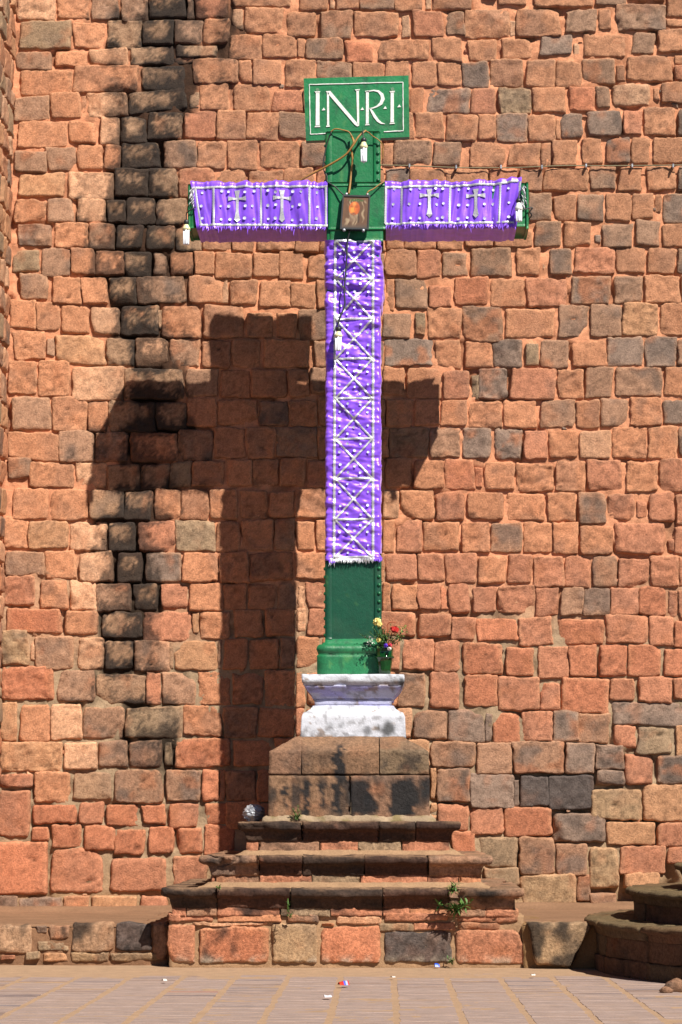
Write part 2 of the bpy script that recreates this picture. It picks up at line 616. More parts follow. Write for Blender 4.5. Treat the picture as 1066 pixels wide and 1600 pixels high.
# ------------------------------------------------------------------ the stones, traced tile by tile (x0 y0 x1 y1 tone [tilt])
S = 1066 / 360.0
TILES = {
 'A1': (0, 0, """75 -60 255 95 p;265 -60 410 80 o;422 -60 545 90 g;562 -60 678 95 g;690 -60 855 80 k;868 -50 893 88 g;905 -60 1055 82 r
97 104 325 225 G -6;337 100 485 220 o;490 95 658 222 k;662 97 803 205 k;805 92 935 200 g;940 90 1062 200 o
77 240 235 320 g;257 228 400 308 o 4;410 225 592 300 p;608 215 805 305 d -8;815 210 1000 262 k;805 264 893 298 k;890 275 1106 385 o
90 325 335 440 o -6;342 305 640 430 o;655 312 857 422 k -8
68 452 225 560 g -6;237 432 370 550 o -8;376 440 398 520 o;402 430 585 540 p;597 435 870 528 d -30;877 425 920 500 k;930 385 1062 505 o
85 565 312 685 o -4;320 558 445 662 o;462 545 550 672 p;560 543 682 665 k;685 525 842 640 k;850 512 1001 645 r;1005 515 1134 640 o
72 702 215 790 g 6;220 680 352 790 g;362 670 478 782 o;485 675 557 780 o;561 660 738 780 d;757 645 910 775 g;918 655 1044 780 o;1051 645 1186 790 o
90 805 297 910 y -6;312 795 527 917 p 6;530 782 685 905 k;688 785 818 910 k;828 785 992 912 r;1003 785 1131 912 o
70 925 210 1030 o;220 920 340 1025 g;358 922 487 1020 p;495 930 580 1028 k;592 915 720 1035 k;728 920 865 1040 k;875 925 1012 1040 r;1022 925 1150 1030 o;1158 922 1290 1030 o;1298 920 1420 1032 g;1430 922 1530 1030 o;1545 925 1660 1035 o;1668 920 1775 1030 g
85 1038 238 1138 g;255 1030 407 1145 o;412 1032 525 1150 g;535 1042 663 1155 d;675 1047 808 1155 k;818 1048 932 1160 k;940 1050 1070 1158 o
55 1155 180 1255 G;195 1150 325 1275 g;330 1148 442 1270 o;448 1160 578 1272 o;580 1165 697 1280 k;712 1165 765 1272 g;785 1162 895 1272 o;903 1165 992 1272 o;1000 1172 1160 1285 o
92 1270 220 1388 g;245 1285 375 1405 o;380 1283 492 1407 o;507 1287 630 1410 k;635 1285 857 1405 g;872 1278 1025 1402 o;1031 1290 1053 1400 p
42 1387 165 1522 o;170 1400 275 1525 o;287 1415 412 1540 o;428 1422 552 1545 p;555 1418 730 1552 k;735 1430 749 1520 k;754 1412 930 1565 o;945 1415 1131 1562 o"""),
 'A2': (0, 450, """62 195 210 330 o;216 235 250 310 g;258 215 487 350 y 6;492 232 622 362 k;632 235 778 362 p;788 235 922 360 g;938 238 1066 370 o
40 338 170 495 o;175 335 320 500 o;337 362 570 520 p;578 375 845 512 k;865 375 1010 500 g;1018 380 1156 508 o
58 500 232 655 g;238 505 402 660 o;408 525 495 665 o;502 525 715 665 k;720 525 862 655 k;868 508 1003 640 o
30 655 275 785 o 20;275 660 430 805 g;440 670 592 805 g;605 670 820 800 o;825 655 985 795 g;992 650 1136 785 o
38 780 138 882 g;135 800 342 920 o 6;350 810 492 925 p;500 820 650 935 k;655 820 780 935 k;785 805 888 925 G;893 800 1038 912 o
60 928 225 1065 o;232 935 410 1070 o;415 935 572 1070 k;582 945 700 1072 k;715 930 832 1075 o;838 935 965 1075 o;970 930 1100 1065 o
5 1060 130 1200 o;135 1075 310 1205 y;318 1078 495 1215 p;505 1085 622 1215 k;638 1080 810 1218 r;818 1078 995 1218 G;1000 1080 1110 1218 o
28 1220 205 1325 g;210 1215 350 1340 o;362 1220 525 1358 p;545 1225 658 1358 d;675 1225 840 1358 b;848 1225 1005 1360 o;1015 1220 1150 1360 o
5 1335 160 1468 r;190 1350 310 1482 o;322 1355 445 1490 p;448 1365 605 1490 g;620 1372 728 1492 d;745 1370 868 1490 r;880 1365 1030 1490 o;1038 1370 1140 1490 o"""),
 'A3': (0, 900, """30 148 283 258 R 6;302 162 450 268 o;470 165 662 285 d;665 165 888 298 r;892 165 920 260 y;925 165 1060 290 o
-30 255 135 412 Y;140 300 158 390 p;165 280 343 425 g;365 282 480 432 p;488 305 613 435 d;620 300 785 440 g;788 310 800 430 d;805 300 1005 440 y;1012 300 1025 430 g
8 420 250 572 R;270 440 435 582 g;447 455 672 590 d;680 445 742 590 r;750 445 908 598 g;915 445 1066 598 o
-30 585 75 765 y;90 590 230 770 o;237 592 380 755 p;388 605 572 752 g;583 607 848 748 G;852 603 1028 738 o
-30 772 287 905 y -6;300 770 450 898 p;458 765 590 888 g;598 765 745 888 g;762 770 792 880 G;810 755 1066 890 R -8
-30 920 148 978 r -6;158 905 318 1045 o;340 905 518 1035 k;535 895 750 1045 g;770 905 930 1040 g;940 900 1010 1040 R;1020 900 1040 1035 o
-30 990 137 1205 r;150 1062 352 1148 R -6;370 1047 475 1142 r;490 1060 645 1150 R;660 1058 765 1148 R;782 1050 912 1165 r;955 1050 1070 1150 R
152 1160 225 1222 R;237 1155 375 1255 R;388 1150 532 1264 R 6;533 1175 672 1290 R;690 1165 808 1285 R;820 1165 930 1285 R;945 1155 1085 1290 R
-30 1230 215 1470 R;238 1262 478 1462 r;510 1305 770 1462 r -5;805 1295 960 1450 r
-30 1480 80 1550 g;90 1488 285 1545 b;292 1478 412 1555 o;425 1480 625 1552 y;650 1480 775 1555 r"""),
 'B1': (350, 0, """40 -60 310 30 o;350 -60 478 48 o;490 -60 512 40 p;520 -60 625 45 o;630 -60 785 42 g;790 -60 915 52 o;935 -60 955 40 p;970 -60 1148 42 o
42 40 88 135 p;92 38 275 152 o;287 50 425 165 o;450 52 592 178 g;605 58 810 170 o;822 70 860 170 p;875 55 1010 170 r;1025 50 1111 165 g
35 162 172 272 o;182 162 335 268 o;341 175 376 260 o;382 182 555 275 g;562 187 685 285 R;705 187 947 280 o;962 172 1100 280 o
75 280 130 385 o;135 275 268 395 o;285 272 422 405 o;430 284 590 392 g;597 290 742 395 o;750 285 860 400 o;870 282 985 402 o;988 285 1097 400 o
50 395 205 515 o;225 415 365 515 r;372 408 500 515 o;507 405 640 512 g;648 405 765 512 o;772 408 855 515 o;862 412 922 525 o;938 410 1143 525 b
105 520 248 645 o;252 520 385 635 g;392 522 500 640 o;508 520 640 640 o;648 520 760 640 g;768 522 877 640 o;885 522 1015 642 o;1025 530 1172 655 o
168 655 345 778 o;358 655 497 768 g;505 650 620 770 o;628 650 728 768 o;735 660 782 768 o;788 655 962 770 g;972 655 1094 770 g
112 795 272 905 o;278 780 420 905 o;430 780 500 905 r;508 780 620 905 o;628 782 742 905 o;750 780 855 895 b;865 780 1015 900 o;1025 782 1219 895 o
748 905 870 1045 o;878 908 1010 1048 g;1018 905 1140 1048 o;1150 905 1250 1050 o;1258 905 1375 1050 o
38 1040 140 1165 o;150 1040 332 1160 o;337 1040 440 1165 o;447 1040 560 1165 o;570 1042 650 1160 g;658 1045 745 1158 o;752 1056 830 1155 o;838 1060 985 1150 o;992 1060 1104 1158 o
135 1170 255 1283 o;262 1165 365 1292 o;382 1170 490 1292 o;498 1172 610 1285 o;618 1172 740 1285 g;752 1158 885 1280 o;892 1158 1005 1283 r;1015 1170 1126 1278 g
25 1295 152 1410 o;170 1298 305 1420 o;312 1308 425 1425 o;432 1298 520 1425 o;528 1295 640 1428 o;648 1295 742 1430 o;750 1292 784 1435 o;795 1292 938 1432 g;950 1325 1050 1420 r
105 1447 220 1565 o;245 1447 335 1565 o;348 1432 492 1575 g;500 1440 620 1565 o;628 1440 728 1560 o;735 1447 862 1560 g;882 1450 930 1548 G;942 1422 1099 1570 o"""),
 'B2': (350, 450, """40 240 165 370 o;185 240 395 368 o;425 250 520 360 g;528 245 625 365 o;632 245 735 360 g;742 237 970 360 b;980 245 1096 370 o
125 380 290 508 o;298 378 392 500 o;402 368 510 490 g;518 372 620 500 o;628 372 732 500 o;740 368 832 495 o;845 372 1003 508 o;1015 385 1134 512 r
-25 515 155 635 o;163 520 295 632 g;305 522 430 635 o;438 500 540 638 o;548 510 650 635 o;658 508 745 635 o;752 515 876 635 o;885 515 995 638 o;1005 520 1126 638 o
108 645 235 785 o;243 640 430 780 g;437 648 545 790 o;552 645 660 780 o;668 645 760 778 o;768 645 945 780 k;955 645 1092 785 g
12 795 125 910 o;135 795 250 910 o;260 790 374 910 o;384 800 500 928 r;508 795 620 925 o;628 790 743 922 o;752 790 870 925 o;880 795 1015 925 o;1025 795 1159 928 R
75 935 200 1062 o;210 940 322 1062 o;330 935 492 1062 o;500 938 620 1065 o;628 935 728 1062 o;735 935 805 1065 p;818 938 970 1070 o;977 938 1109 1080 r
82 1072 225 1215 o;233 1075 327 1215 g;335 1078 420 1215 o;430 1075 530 1215 o;538 1078 640 1215 o;648 1075 728 1220 o;735 1072 790 1222 o;800 1078 915 1220 r;922 1088 1084 1220 o
125 1225 322 1355 o;330 1225 495 1345 o;503 1225 620 1352 o;628 1228 738 1352 o;745 1230 895 1355 r;905 1230 1020 1355 r;1028 1232 1169 1362 r
115 1365 240 1490 o;248 1368 336 1490 g;345 1380 375 1590 p;382 1352 490 1480 r;498 1365 620 1485 o;628 1362 728 1488 o;735 1368 770 1490 o;780 1370 895 1485 o;902 1370 1000 1490 r;1005 1378 1036 1490 R;1043 1372 1136 1507 r"""),
 'B3': (350, 900, """45 160 178 285 o;190 158 325 278 o;335 150 380 255 p;388 152 495 272 r;503 150 620 278 o;628 155 722 280 o;730 165 882 275 r;908 172 1050 278 r;1058 185 1162 292 r
0 292 110 432 o;120 295 250 430 o;258 290 328 430 g;336 280 445 425 o;452 290 600 428 o;608 290 730 430 o;738 290 815 430 r;832 292 970 430 r;978 298 1094 442 r
45 442 180 592 o;195 440 325 600 o;332 442 375 610 o;383 445 540 600 o;550 442 680 602 o;690 445 797 600 o;806 448 932 605 g;955 448 1087 615 r
0 612 150 745 g;160 612 325 742 o;332 615 372 740 r;380 615 520 742 o;528 612 660 745 o;668 612 787 745 o;797 608 868 745 p;876 620 1030 750 g;1038 615 1209 768 b
40 760 220 882 o;228 755 400 880 o;410 755 560 880 g;570 755 700 880 o;708 755 842 880 o;850 758 955 880 y;962 768 1166 885 g
10 900 145 1040 g;155 900 300 1040 o;960 892 984 1030 y;990 892 1136 1050 g
10 1050 160 1170 o;170 1055 320 1170 o;957 1050 985 1130 y;992 1060 1134 1175 r"""),
 'C1': (706, 0, """145 -60 205 -2 o;210 -60 345 25 o;375 -60 655 35 o;668 -60 810 22 g;818 -60 985 -2 o;1002 -60 1140 80 o
62 42 265 172 o;271 95 292 165 p;303 42 503 165 o;534 46 670 150 g;680 45 735 138 o;762 22 990 138 g;1000 90 1140 120 o
78 187 210 280 o;235 182 395 272 o;412 168 552 258 b -8;568 195 590 260 p;608 158 802 262 o;835 155 940 242 g;952 135 1140 240 o
52 290 165 402 b;180 277 327 395 o;345 280 480 400 o;488 278 600 405 o;607 277 750 382 g;762 300 800 372 o;812 256 1025 372 o;1033 250 1140 292 o;1035 300 1140 372 r
92 410 205 525 r;220 406 368 522 G;374 410 528 522 o;540 406 660 512 R;668 403 730 500 g;742 392 915 492 p -6;936 405 958 460 o;975 388 1140 480 o
125 530 206 642 o;211 530 350 650 b;358 532 478 650 o;483 550 500 640 o;506 532 607 640 b;625 514 785 630 b;795 508 882 620 r;892 497 1037 625 o;1050 502 1150 628 g
85 654 245 772 o;258 662 408 770 o;415 658 459 768 o;466 652 580 768 o;602 642 695 760 o;715 642 827 758 b;833 635 912 755 o;932 638 1140 752 o
172 785 300 895 r;312 782 418 882 o;425 780 635 880 o;645 776 753 872 g;775 774 872 885 o;902 772 1037 878 o;1048 768 1140 882 g
355 896 458 1015 g;475 904 570 1018 o;580 897 702 1022 g;712 892 832 1022 o;838 892 928 1015 o;940 905 970 980 o;977 902 1140 1030 b
63 1062 193 1145 o;202 1062 368 1140 o;385 1024 510 1140 g;525 1028 643 1142 o;668 1088 690 1120 b;703 1037 835 1138 g;852 1020 957 1135 g;972 1037 1140 1138 o
90 1150 275 1278 g;297 1147 410 1275 o;424 1200 434 1245 p;455 1150 555 1268 g;568 1147 755 1268 r;765 1144 893 1262 o;907 1152 1035 1265 o;1050 1152 1140 1265 g
15 1287 163 1407 R;185 1287 340 1415 o;348 1287 530 1420 r;555 1284 730 1402 b;750 1272 878 1398 g;898 1274 1055 1397 o;1062 1275 1150 1395 o
52 1420 232 1585 g;247 1427 475 1563 o;495 1412 630 1560 g;645 1407 785 1560 g;795 1402 955 1548 y;970 1402 1140 1550 o"""),
 'C2': (706, 450, """62 242 188 368 o;192 237 325 370 b;345 257 400 360 G;415 240 540 368 g;560 240 718 365 o;722 226 882 360 b;898 224 1037 365 b;1048 237 1150 360 g
94 400 124 515 G;130 374 255 515 b;275 372 480 515 r;493 377 610 508 o;622 364 745 507 g;760 367 970 500 g;988 367 1140 500 o
80 522 230 645 o;238 518 387 645 o;413 522 570 642 g;577 522 683 648 o;690 514 812 640 g;825 508 972 630 o;980 517 1140 628 b
52 652 185 788 b;198 652 325 790 b;337 662 440 795 r;448 652 582 787 o;598 662 735 787 p;742 640 905 787 o;912 642 1043 785 o;1050 642 1140 782 g
110 830 140 920 R;150 807 287 935 o;297 810 467 945 o;480 800 620 940 o;628 792 785 932 r;813 807 948 938 o;960 787 1140 945 r
75 942 237 1070 o;255 952 430 1075 o;448 950 572 1078 o;588 947 715 1090 g;720 950 845 1078 r;855 985 902 1065 r;910 950 1027 1078 r;1042 957 1140 1095 r
45 1087 172 1222 o;190 1087 322 1222 g;333 1087 463 1225 o;472 1083 585 1230 o;595 1100 748 1232 o;757 1083 990 1232 r -3;1003 1165 1025 1220 r;1035 1105 1140 1230 r
125 1242 250 1365 o;260 1232 370 1370 r;378 1242 515 1385 r;522 1242 645 1385 r;650 1242 760 1380 g;780 1254 912 1380 r;916 1240 1048 1380 r;1056 1245 1140 1380 r
97 1380 205 1498 r;211 1377 382 1505 r;388 1387 495 1520 r;510 1387 608 1510 g;613 1392 728 1520 g;731 1384 862 1510 r;867 1382 993 1515 R;1003 1402 1043 1525 r;1052 1400 1140 1525 r"""),
 'C3': (706, 900, """120 202 300 300 R;312 192 465 322 r;492 198 706 312 R;712 178 910 312 r;917 192 1022 318 r;1030 212 1140 335 R
52 307 233 450 R;255 332 383 458 R;402 324 540 470 r;545 320 672 465 R;680 322 808 465 R;820 320 970 460 R;985 337 1140 462 R
60 464 212 605 R;217 467 405 618 r;410 494 505 620 r;513 474 725 633 R;732 477 845 575 r;868 467 1022 585 r;1030 472 1140 572 r
158 635 187 765 b;191 630 315 772 R;321 632 463 762 r;469 622 582 765 b;588 637 728 770 g;738 582 1120 688 b 8;758 695 852 790 r;860 702 1020 825 G;1035 695 1140 828 y
118 777 278 915 g;285 770 522 915 g;532 772 662 912 b;668 780 800 895 b;670 902 795 968 b;807 827 932 960 r;945 827 1140 960 b
88 917 286 1070 b;291 945 308 1065 b;317 932 448 1065 d;452 927 652 1080 d;647 992 880 1122 Y;888 967 1140 1135 y
85 1074 237 1192 r;243 1072 462 1207 R;470 1097 708 1228 b;720 1142 938 1245 y;950 1147 1140 1250 r
0 1180 108 1300 R;118 1207 302 1345 G;312 1209 475 1378 g 8;484 1242 628 1383 g;640 1257 772 1440 Y;782 1250 988 1375 r;997 1250 1140 1330 r
150 1350 310 1430 G;322 1382 575 1528 Y -4;582 1385 640 1505 g;642 1470 762 1535 g;800 1378 960 1445 y"""),
}

stones = []
for key, (ox, oy, txt) in TILES.items():
    for item in txt.replace('\n', ';').split(';'):
        w = item.split()
        if not w:
            continue
        x0, y0, x1, y1 = [float(a) for a in w[:4]]
        tilt = float(w[5]) if len(w) > 5 else 0
        if w[4] == 'd' and ox + x0 / S < 350 and oy + y0 / S < 1100:
            w[4] = 'k'
        stones.append((ox + x0 / S, oy + y0 / S, ox + x1 / S, oy + y1 / S, w[4], tilt / S))

# ------------------------------------------------------------------ the wall
XC = P(12, 500, 0).x                    # the inside corner with the buttress
wall = thing('stone_wall', 'tall church wall of irregular orange brown stone blocks with sandy mortar behind the cross', 'wall', (0, 0, 0))
stones.sort(key=lambda s: -(s[2] - s[0]) * (s[3] - s[1]))
rest = MB()
for i, (x0, y0, x1, y1, tone, tilt) in enumerate(stones):
    jt = lambda a=1.6: R.uniform(-a, a)
    sm = min(x1 - x0, y1 - y0)
    a = 1.8 if sm > 20 else 0.8
    rx = R.uniform(-2.2, 2.2) if sm > 20 else 0
    g_ = 1.3                                         # trace was a hair tight
    pts = [(x0 - g_ + jt(a) - rx * .5, y1 + g_ + jt(a)), (x1 + g_ + jt(a) - rx * .5, y1 + g_ + tilt + jt(a)), (x1 + g_ + jt(a) + rx * .5, y0 - g_ + tilt + jt(a)), (x0 - g_ + jt(a) + rx * .5, y0 - g_ + jt(a))]
    c4 = []
    for (a_, b_) in pts:
        w = P(a_, b_, 0.03)
        c4.append((max(w.x, XC + 0.02), w.z))
    if i < 300:
        v, f, c = stone_geo(c4, tone, 1000 + i)
        ctr = v.mean(0)
        o = mo('stone', v - ctr, f, M_stone, wall, c)
        o.location = ctr
    else:
        v, f, c = stone_geo(c4, tone, 1000 + i, res=0.022, H=0.025 if sm < 16 else None)
        rest.add(v, f, c)


def outside(zlo, zhi, xlo, xhi, mb, seed):
    rr = random.Random(seed)
    z = zlo
    while z < zhi:
        h = rr.uniform(0.27, 0.36)
        x = xlo + rr.uniform(0, 0.1)
        while x < xhi:
            w = rr.uniform(0.22, 0.5)
            c4 = [(x + .02, z + .02), (x + w - .02, z + .02), (x + w - .02, z + h - .02), (x + .02, z + h - .02)]
            v, f, c = stone_geo([(a + rr.uniform(-.01, .01), b + rr.uniform(-.01, .01)) for a, b in c4], rr.choice('ooogrbo'), rr.randrange(9999), res=0.035)
            mb.add(v, f, c)
            x += w
        z += h


ZT = P(533, -12, 0).z
XR = P(1088, 800, 0).x
outside(ZT, ZT + 1.4, XC, XR + 1.9, rest, 5)
outside(0.5, ZT, XR + 0.03, XR + 1.9, rest, 6)
rf_ = random.Random(77)
for _ in range(230):                       # chips of stone pressed into the joints
    px_, py_ = rf_.uniform(20, 1066), rf_.uniform(0, 1400)
    near = [q for q in stones if q[0] - 9 < px_ < q[2] + 9 and q[1] - 9 < py_ < q[3] + 9]
    if not near or any(q[0] - 1 < px_ < q[2] + 1 and q[1] - 1 < py_ < q[3] + 1 for q in near):
        continue
    w_ = P(px_, py_, 0.02)
    a_, b_ = rf_.uniform(0.012, 0.035), rf_.uniform(0.012, 0.03)
    j_ = lambda: rf_.uniform(-0.008, 0.008)
    v, f, c = stone_geo([(w_.x - a_ + j_(), w_.z - b_ + j_()), (w_.x + a_ + j_(), w_.z - b_ + j_()), (w_.x + a_ + j_(), w_.z + b_ + j_()), (w_.x - a_ + j_(), w_.z + b_ + j_())], rf_.choice('gGborp'), rf_.randrange(99999), res=0.02, H=0.022)
    rest.add(v, f, c)
rest.out('small_stone', M_stone, wall, stuff=True)

# mortar bed with a real relief
def mortar_sheet(x0, x1, z0, z1, res):
    nx, nz = int((x1 - x0) / res), int((z1 - z0) / res)
    X, Z = np.meshgrid(np.linspace(x0, x1, nx + 1), np.linspace(z0, z1, nz + 1), indexing='ij')
    p = np.stack([X.ravel(), np.zeros(X.size), Z.ravel()], 1)
    st = sst(0.3, 0.9, stain_mask(p))
    lr = low_right(p)
    h = 0.007 + (fbm(p, 2.6, 31, 3) - 0.5) * 0.034 + (fbm(p, 14, 33, 3) - 0.5) * 0.018 - 0.075 * st * sst(0.35, 0.6, fbm(p, 2.2, 77, 2)) - 0.075 * lr * sst(0.38, 0.55, fbm(p, 2.0, 78, 2)) + (noise(p, 30, 36) - 0.5) * 0.010
    gaps = sst(0.60, 0.72, fbm(p, 3.4, 55, 2))
    h = h - 0.035 * gaps
    g = sst(4.6, 3.2, p[:, 2] + (fbm(p, 1.2, 41, 3) - 0.5) * 1.6 + (p[:, 0] < -2) * 0.1)
    g = np.clip(g, 0, 1)[:, None]
    c = M_OR * (1 - g) + M_GR * g
    c = c * (0.84 + 0.32 * fbm(p, 4.5, 44, 3))[:, None]
    c = c * (1 - 0.3 * gaps[:, None])
    c = c * (1 - 0.35 * sst(0.5, 0.7, fbm(p, 7, 47, 3)))[:, None] * 1.04
    s2 = (sst(0.12, 0.62, stain_mask(p)) * 0.94)[:, None]
    c = c * (1 - s2) + np.array([0.02, 0.014, 0.01]) * s2
    dirt = (sst(1.3, 0.5, p[:, 2]) * 0.35)[:, None]
    c = c * (1 - dirt) + alb((176, 128, 84)) * dirt
    p[:, 1] = -h
    f = grid_faces(nx, nz)
    return p, f, c


v, f, c = mortar_sheet(XC - 0.05, XR + 2.0, 0.0, ZT + 1.5, 0.026)
mo('mortar', v, f, M_mortar, wall, c)
v, f = box(XC - 3, XR + 2.0, 0.12, 1.2, 0, ZT + 1.45)
mo('wall_core', v, f, M_mortar, wall, np.tile(M_OR, (8, 1)), smooth=False)

# ------------------------------------------------------------------ the buttress that closes the wall on the left
but = thing('buttress', 'projecting stone buttress at the left edge seen almost edge on', 'wall', (XC, 0, 0))
BD = 2.6
rr = random.Random(21)
z = 0.1
bn = 0
restb = MB()
while z < ZT + 1.2:
    h = rr.uniform(0.26, 0.36)
    y = 0.05
    while y < BD - 0.05:
        w = min(rr.uniform(0.25, 0.42), BD - y)
        c4 = [(y + .015, z + .015), (y + w - .015, z + .015), (y + w - .015, z + h - .015), (y + .015, z + h - .015)]
        v, f, c = stone_geo([(a + rr.uniform(-.012, .012), b + rr.uniform(-.012, .012)) for a, b in c4], rr.choice('oopgyG'), rr.randrange(9999), stain=False, res=0.024)
        v = np.stack([-v[:, 1] , -v[:, 0], v[:, 2]], 1)
        f = f[:, ::-1]
        vis = (y < 1.0 and z > 3.8 and z < ZT + .2)
        if vis:
            ctr = v.mean(0)
            o = mo('stone', v - ctr, f, M_stone, but, c)
            o.location = ctr
        else:
            restb.add(v, f, c)
        y += w
    z += h
# front of the buttress
z = 0.1
while z < ZT + 1.2:
    h = rr.uniform(0.26, 0.36)
    x = -1.4
    while x < -0.02:
        w = min(rr.uniform(0.25, 0.42), 0 - x)
        c4 = [(x + .015, z + .015), (x + w - .015, z + .015), (x + w - .015, z + h - .015), (x + .015, z + h - .015)]
        v, f, c = stone_geo(c4, rr.choice('oopgyG'), rr.randrange(9999), stain=False, res=0.035)
        v[:, 1] -= BD
        restb.add(v, f, c)
        x += w
    z += h
restb.out('small_stone', M_stone, but, stuff=True)
v, f = box(-1.45, 0.005, -BD, -0.02, 0, ZT + 1.4)
mo('mortar', v, f, M_mortar, but, np.tile(M_OR, (8, 1)), smooth=False)

# ------------------------------------------------------------------ sweeps for steps, mouldings and plinths
def upath(x0, x1, yf, yb, ds=0.03):
    pts = []
    n = max(2, int(abs(yf - yb) / 0.08))
    for i in range(n):
        t = i / n
        pts.append((x0, yb + (yf - yb) * t, -1, 0))
    pts.append((x0, yf, -1, -1))
    n = max(2, int((x1 - x0) / ds))
    for i in range(1, n):
        pts.append((x0 + (x1 - x0) * i / n, yf, 0, -1))
    pts.append((x1, yf, 1, -1))
    n = max(2, int(abs(yf - yb) / 0.08))
    for i in range(1, n + 1):
        t = i / n
        pts.append((x1, yf + (yb - yf) * t, 1, 0))
    return np.array([q + (x0, x1, yf) for q in pts], float)


def dens(prof, d=0.02):
    out = []
    for a, b in zip(prof, prof[1:] + prof[:1]):
        L = math.hypot(a[0] - b[0], a[1] - b[1])
        n = max(1, min(14, int(L / d)))
        for i in range(n):
            out.append((a[0] + (b[0] - a[0]) * i / n, a[1] + (b[1] - a[1]) * i / n))
    return np.array(out)


def sweep_geo(path, prof, rough=0.008, seed=0, chip=0.0, sharp=False):
    prof = dens(list(prof), 0.02)
    n, m = len(path), len(prof)
    P3 = np.zeros((n, m, 3))
    P3[:, :, 0] = path[:, 0:1] + path[:, 2:3] * prof[None, :, 0]
    P3[:, :, 1] = path[:, 1:2] + path[:, 3:4] * prof[None, :, 0]
    P3[:, :, 2] = prof[None, :, 1]
    if path.shape[1] > 4:                 # inset parts of the profile stop at the mitre
        e = np.minimum(prof[None, :, 0], 0)
        fr = path[:, 2] == 0
        lo_, hi_ = path[:, 4:5] - e, path[:, 5:6] + e
        mid_ = (path[:, 4:5] + path[:, 5:6]) / 2
        cl_ = np.clip(P3[:, :, 0], np.minimum(lo_, mid_), np.maximum(hi_, mid_))
        P3[fr, :, 0] = cl_[fr]
        sd_ = path[:, 3] == 0
        cy_ = np.maximum(P3[:, :, 1], np.minimum(path[:, 6:7] - e, 0))
        P3[sd_, :, 1] = cy_[sd_]
    p = P3.reshape(-1, 3)
    if rough:
        q = p + seed * 3.7
        d = (np.stack([fbm(q, 7, 1, 3), fbm(q, 7, 2, 3), fbm(q, 7, 3, 3)], 1) - 0.5) * rough * 2.6
        d += (np.stack([noise(q, 32, 4), noise(q, 32, 5), noise(q, 32, 6)], 1) - 0.5) * rough * 0.9
        p = p + d
        if chip:
            e = np.repeat(path[:, 2:4], m, 0)
            pe = np.tile(prof[:, 0], n)
            front = sst(prof[:, 0].max() - 0.10, prof[:, 0].max(), pe)
            ch = sst(0.56, 0.72, fbm(q * np.array([1, 1, 1.6]), 4.5, 9, 3)) * chip * front
            p[:, 0] -= e[:, 0] * ch
            p[:, 1] -= e[:, 1] * ch
            p[:, 2] -= ch * 0.12
    f = []
    for i in range(n - 1):
        for j in range(m):
            k = (j + 1) % m
            f.append((i * m + j, (i + 1) * m + j, (i + 1) * m + k, i * m + k))
    f.append(tuple(range(m)))
    f.append(tuple((n - 1) * m + j for j in range(m - 1, -1, -1)))
    return p, f


def split_path(path, xs, yf, gap=0.006):
    """cut the front run of a U path at the given x positions"""
    segs = []
    xs = list(xs)
    lo = -1e9
    for k, x in enumerate(xs + [1e9]):
        keep = []
        for q in path:
            side_l = q[2] < 0
            side_r = q[2] > 0
            pos = -1e8 if side_l else (1e8 if side_r else q[0])
            if lo < pos < x:
                keep.append(q)
        keep = [list(a) for a in keep]
        if k > 0:
            keep.insert(0, [lo + gap, yf, 0, -1] + list(path[0][4:]))
        if k < len(xs):
            keep.append([x - gap, yf, 0, -1] + list(path[0][4:]))
        # guard against unordered points
        segs.append(np.array(keep))
        lo = x
    return segs


def dark_cols(p, tone, seed, soot=0.6, top=None):
    """step stone with soot on exposed noses; slab coves blackened to deepen their shade"""
    c = stone_cols(p, tone, seed, stain=False)
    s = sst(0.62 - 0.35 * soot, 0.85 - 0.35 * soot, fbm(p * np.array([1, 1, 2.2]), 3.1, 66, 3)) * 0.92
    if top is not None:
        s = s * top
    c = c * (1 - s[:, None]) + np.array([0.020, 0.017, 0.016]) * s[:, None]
    return c


podium = thing('stepped_podium', 'worn stone podium of three blackened steps on a base of large blocks below the cross', 'podium', (-0.38, -1.7, 0))


def under(o, par):
    return o


def pmo(name, v, f, mat_, par, c, **k):
    loc = np.array(par.location)
    return mo(name, np.asarray(v) - loc, f, mat_, par, c, **k)


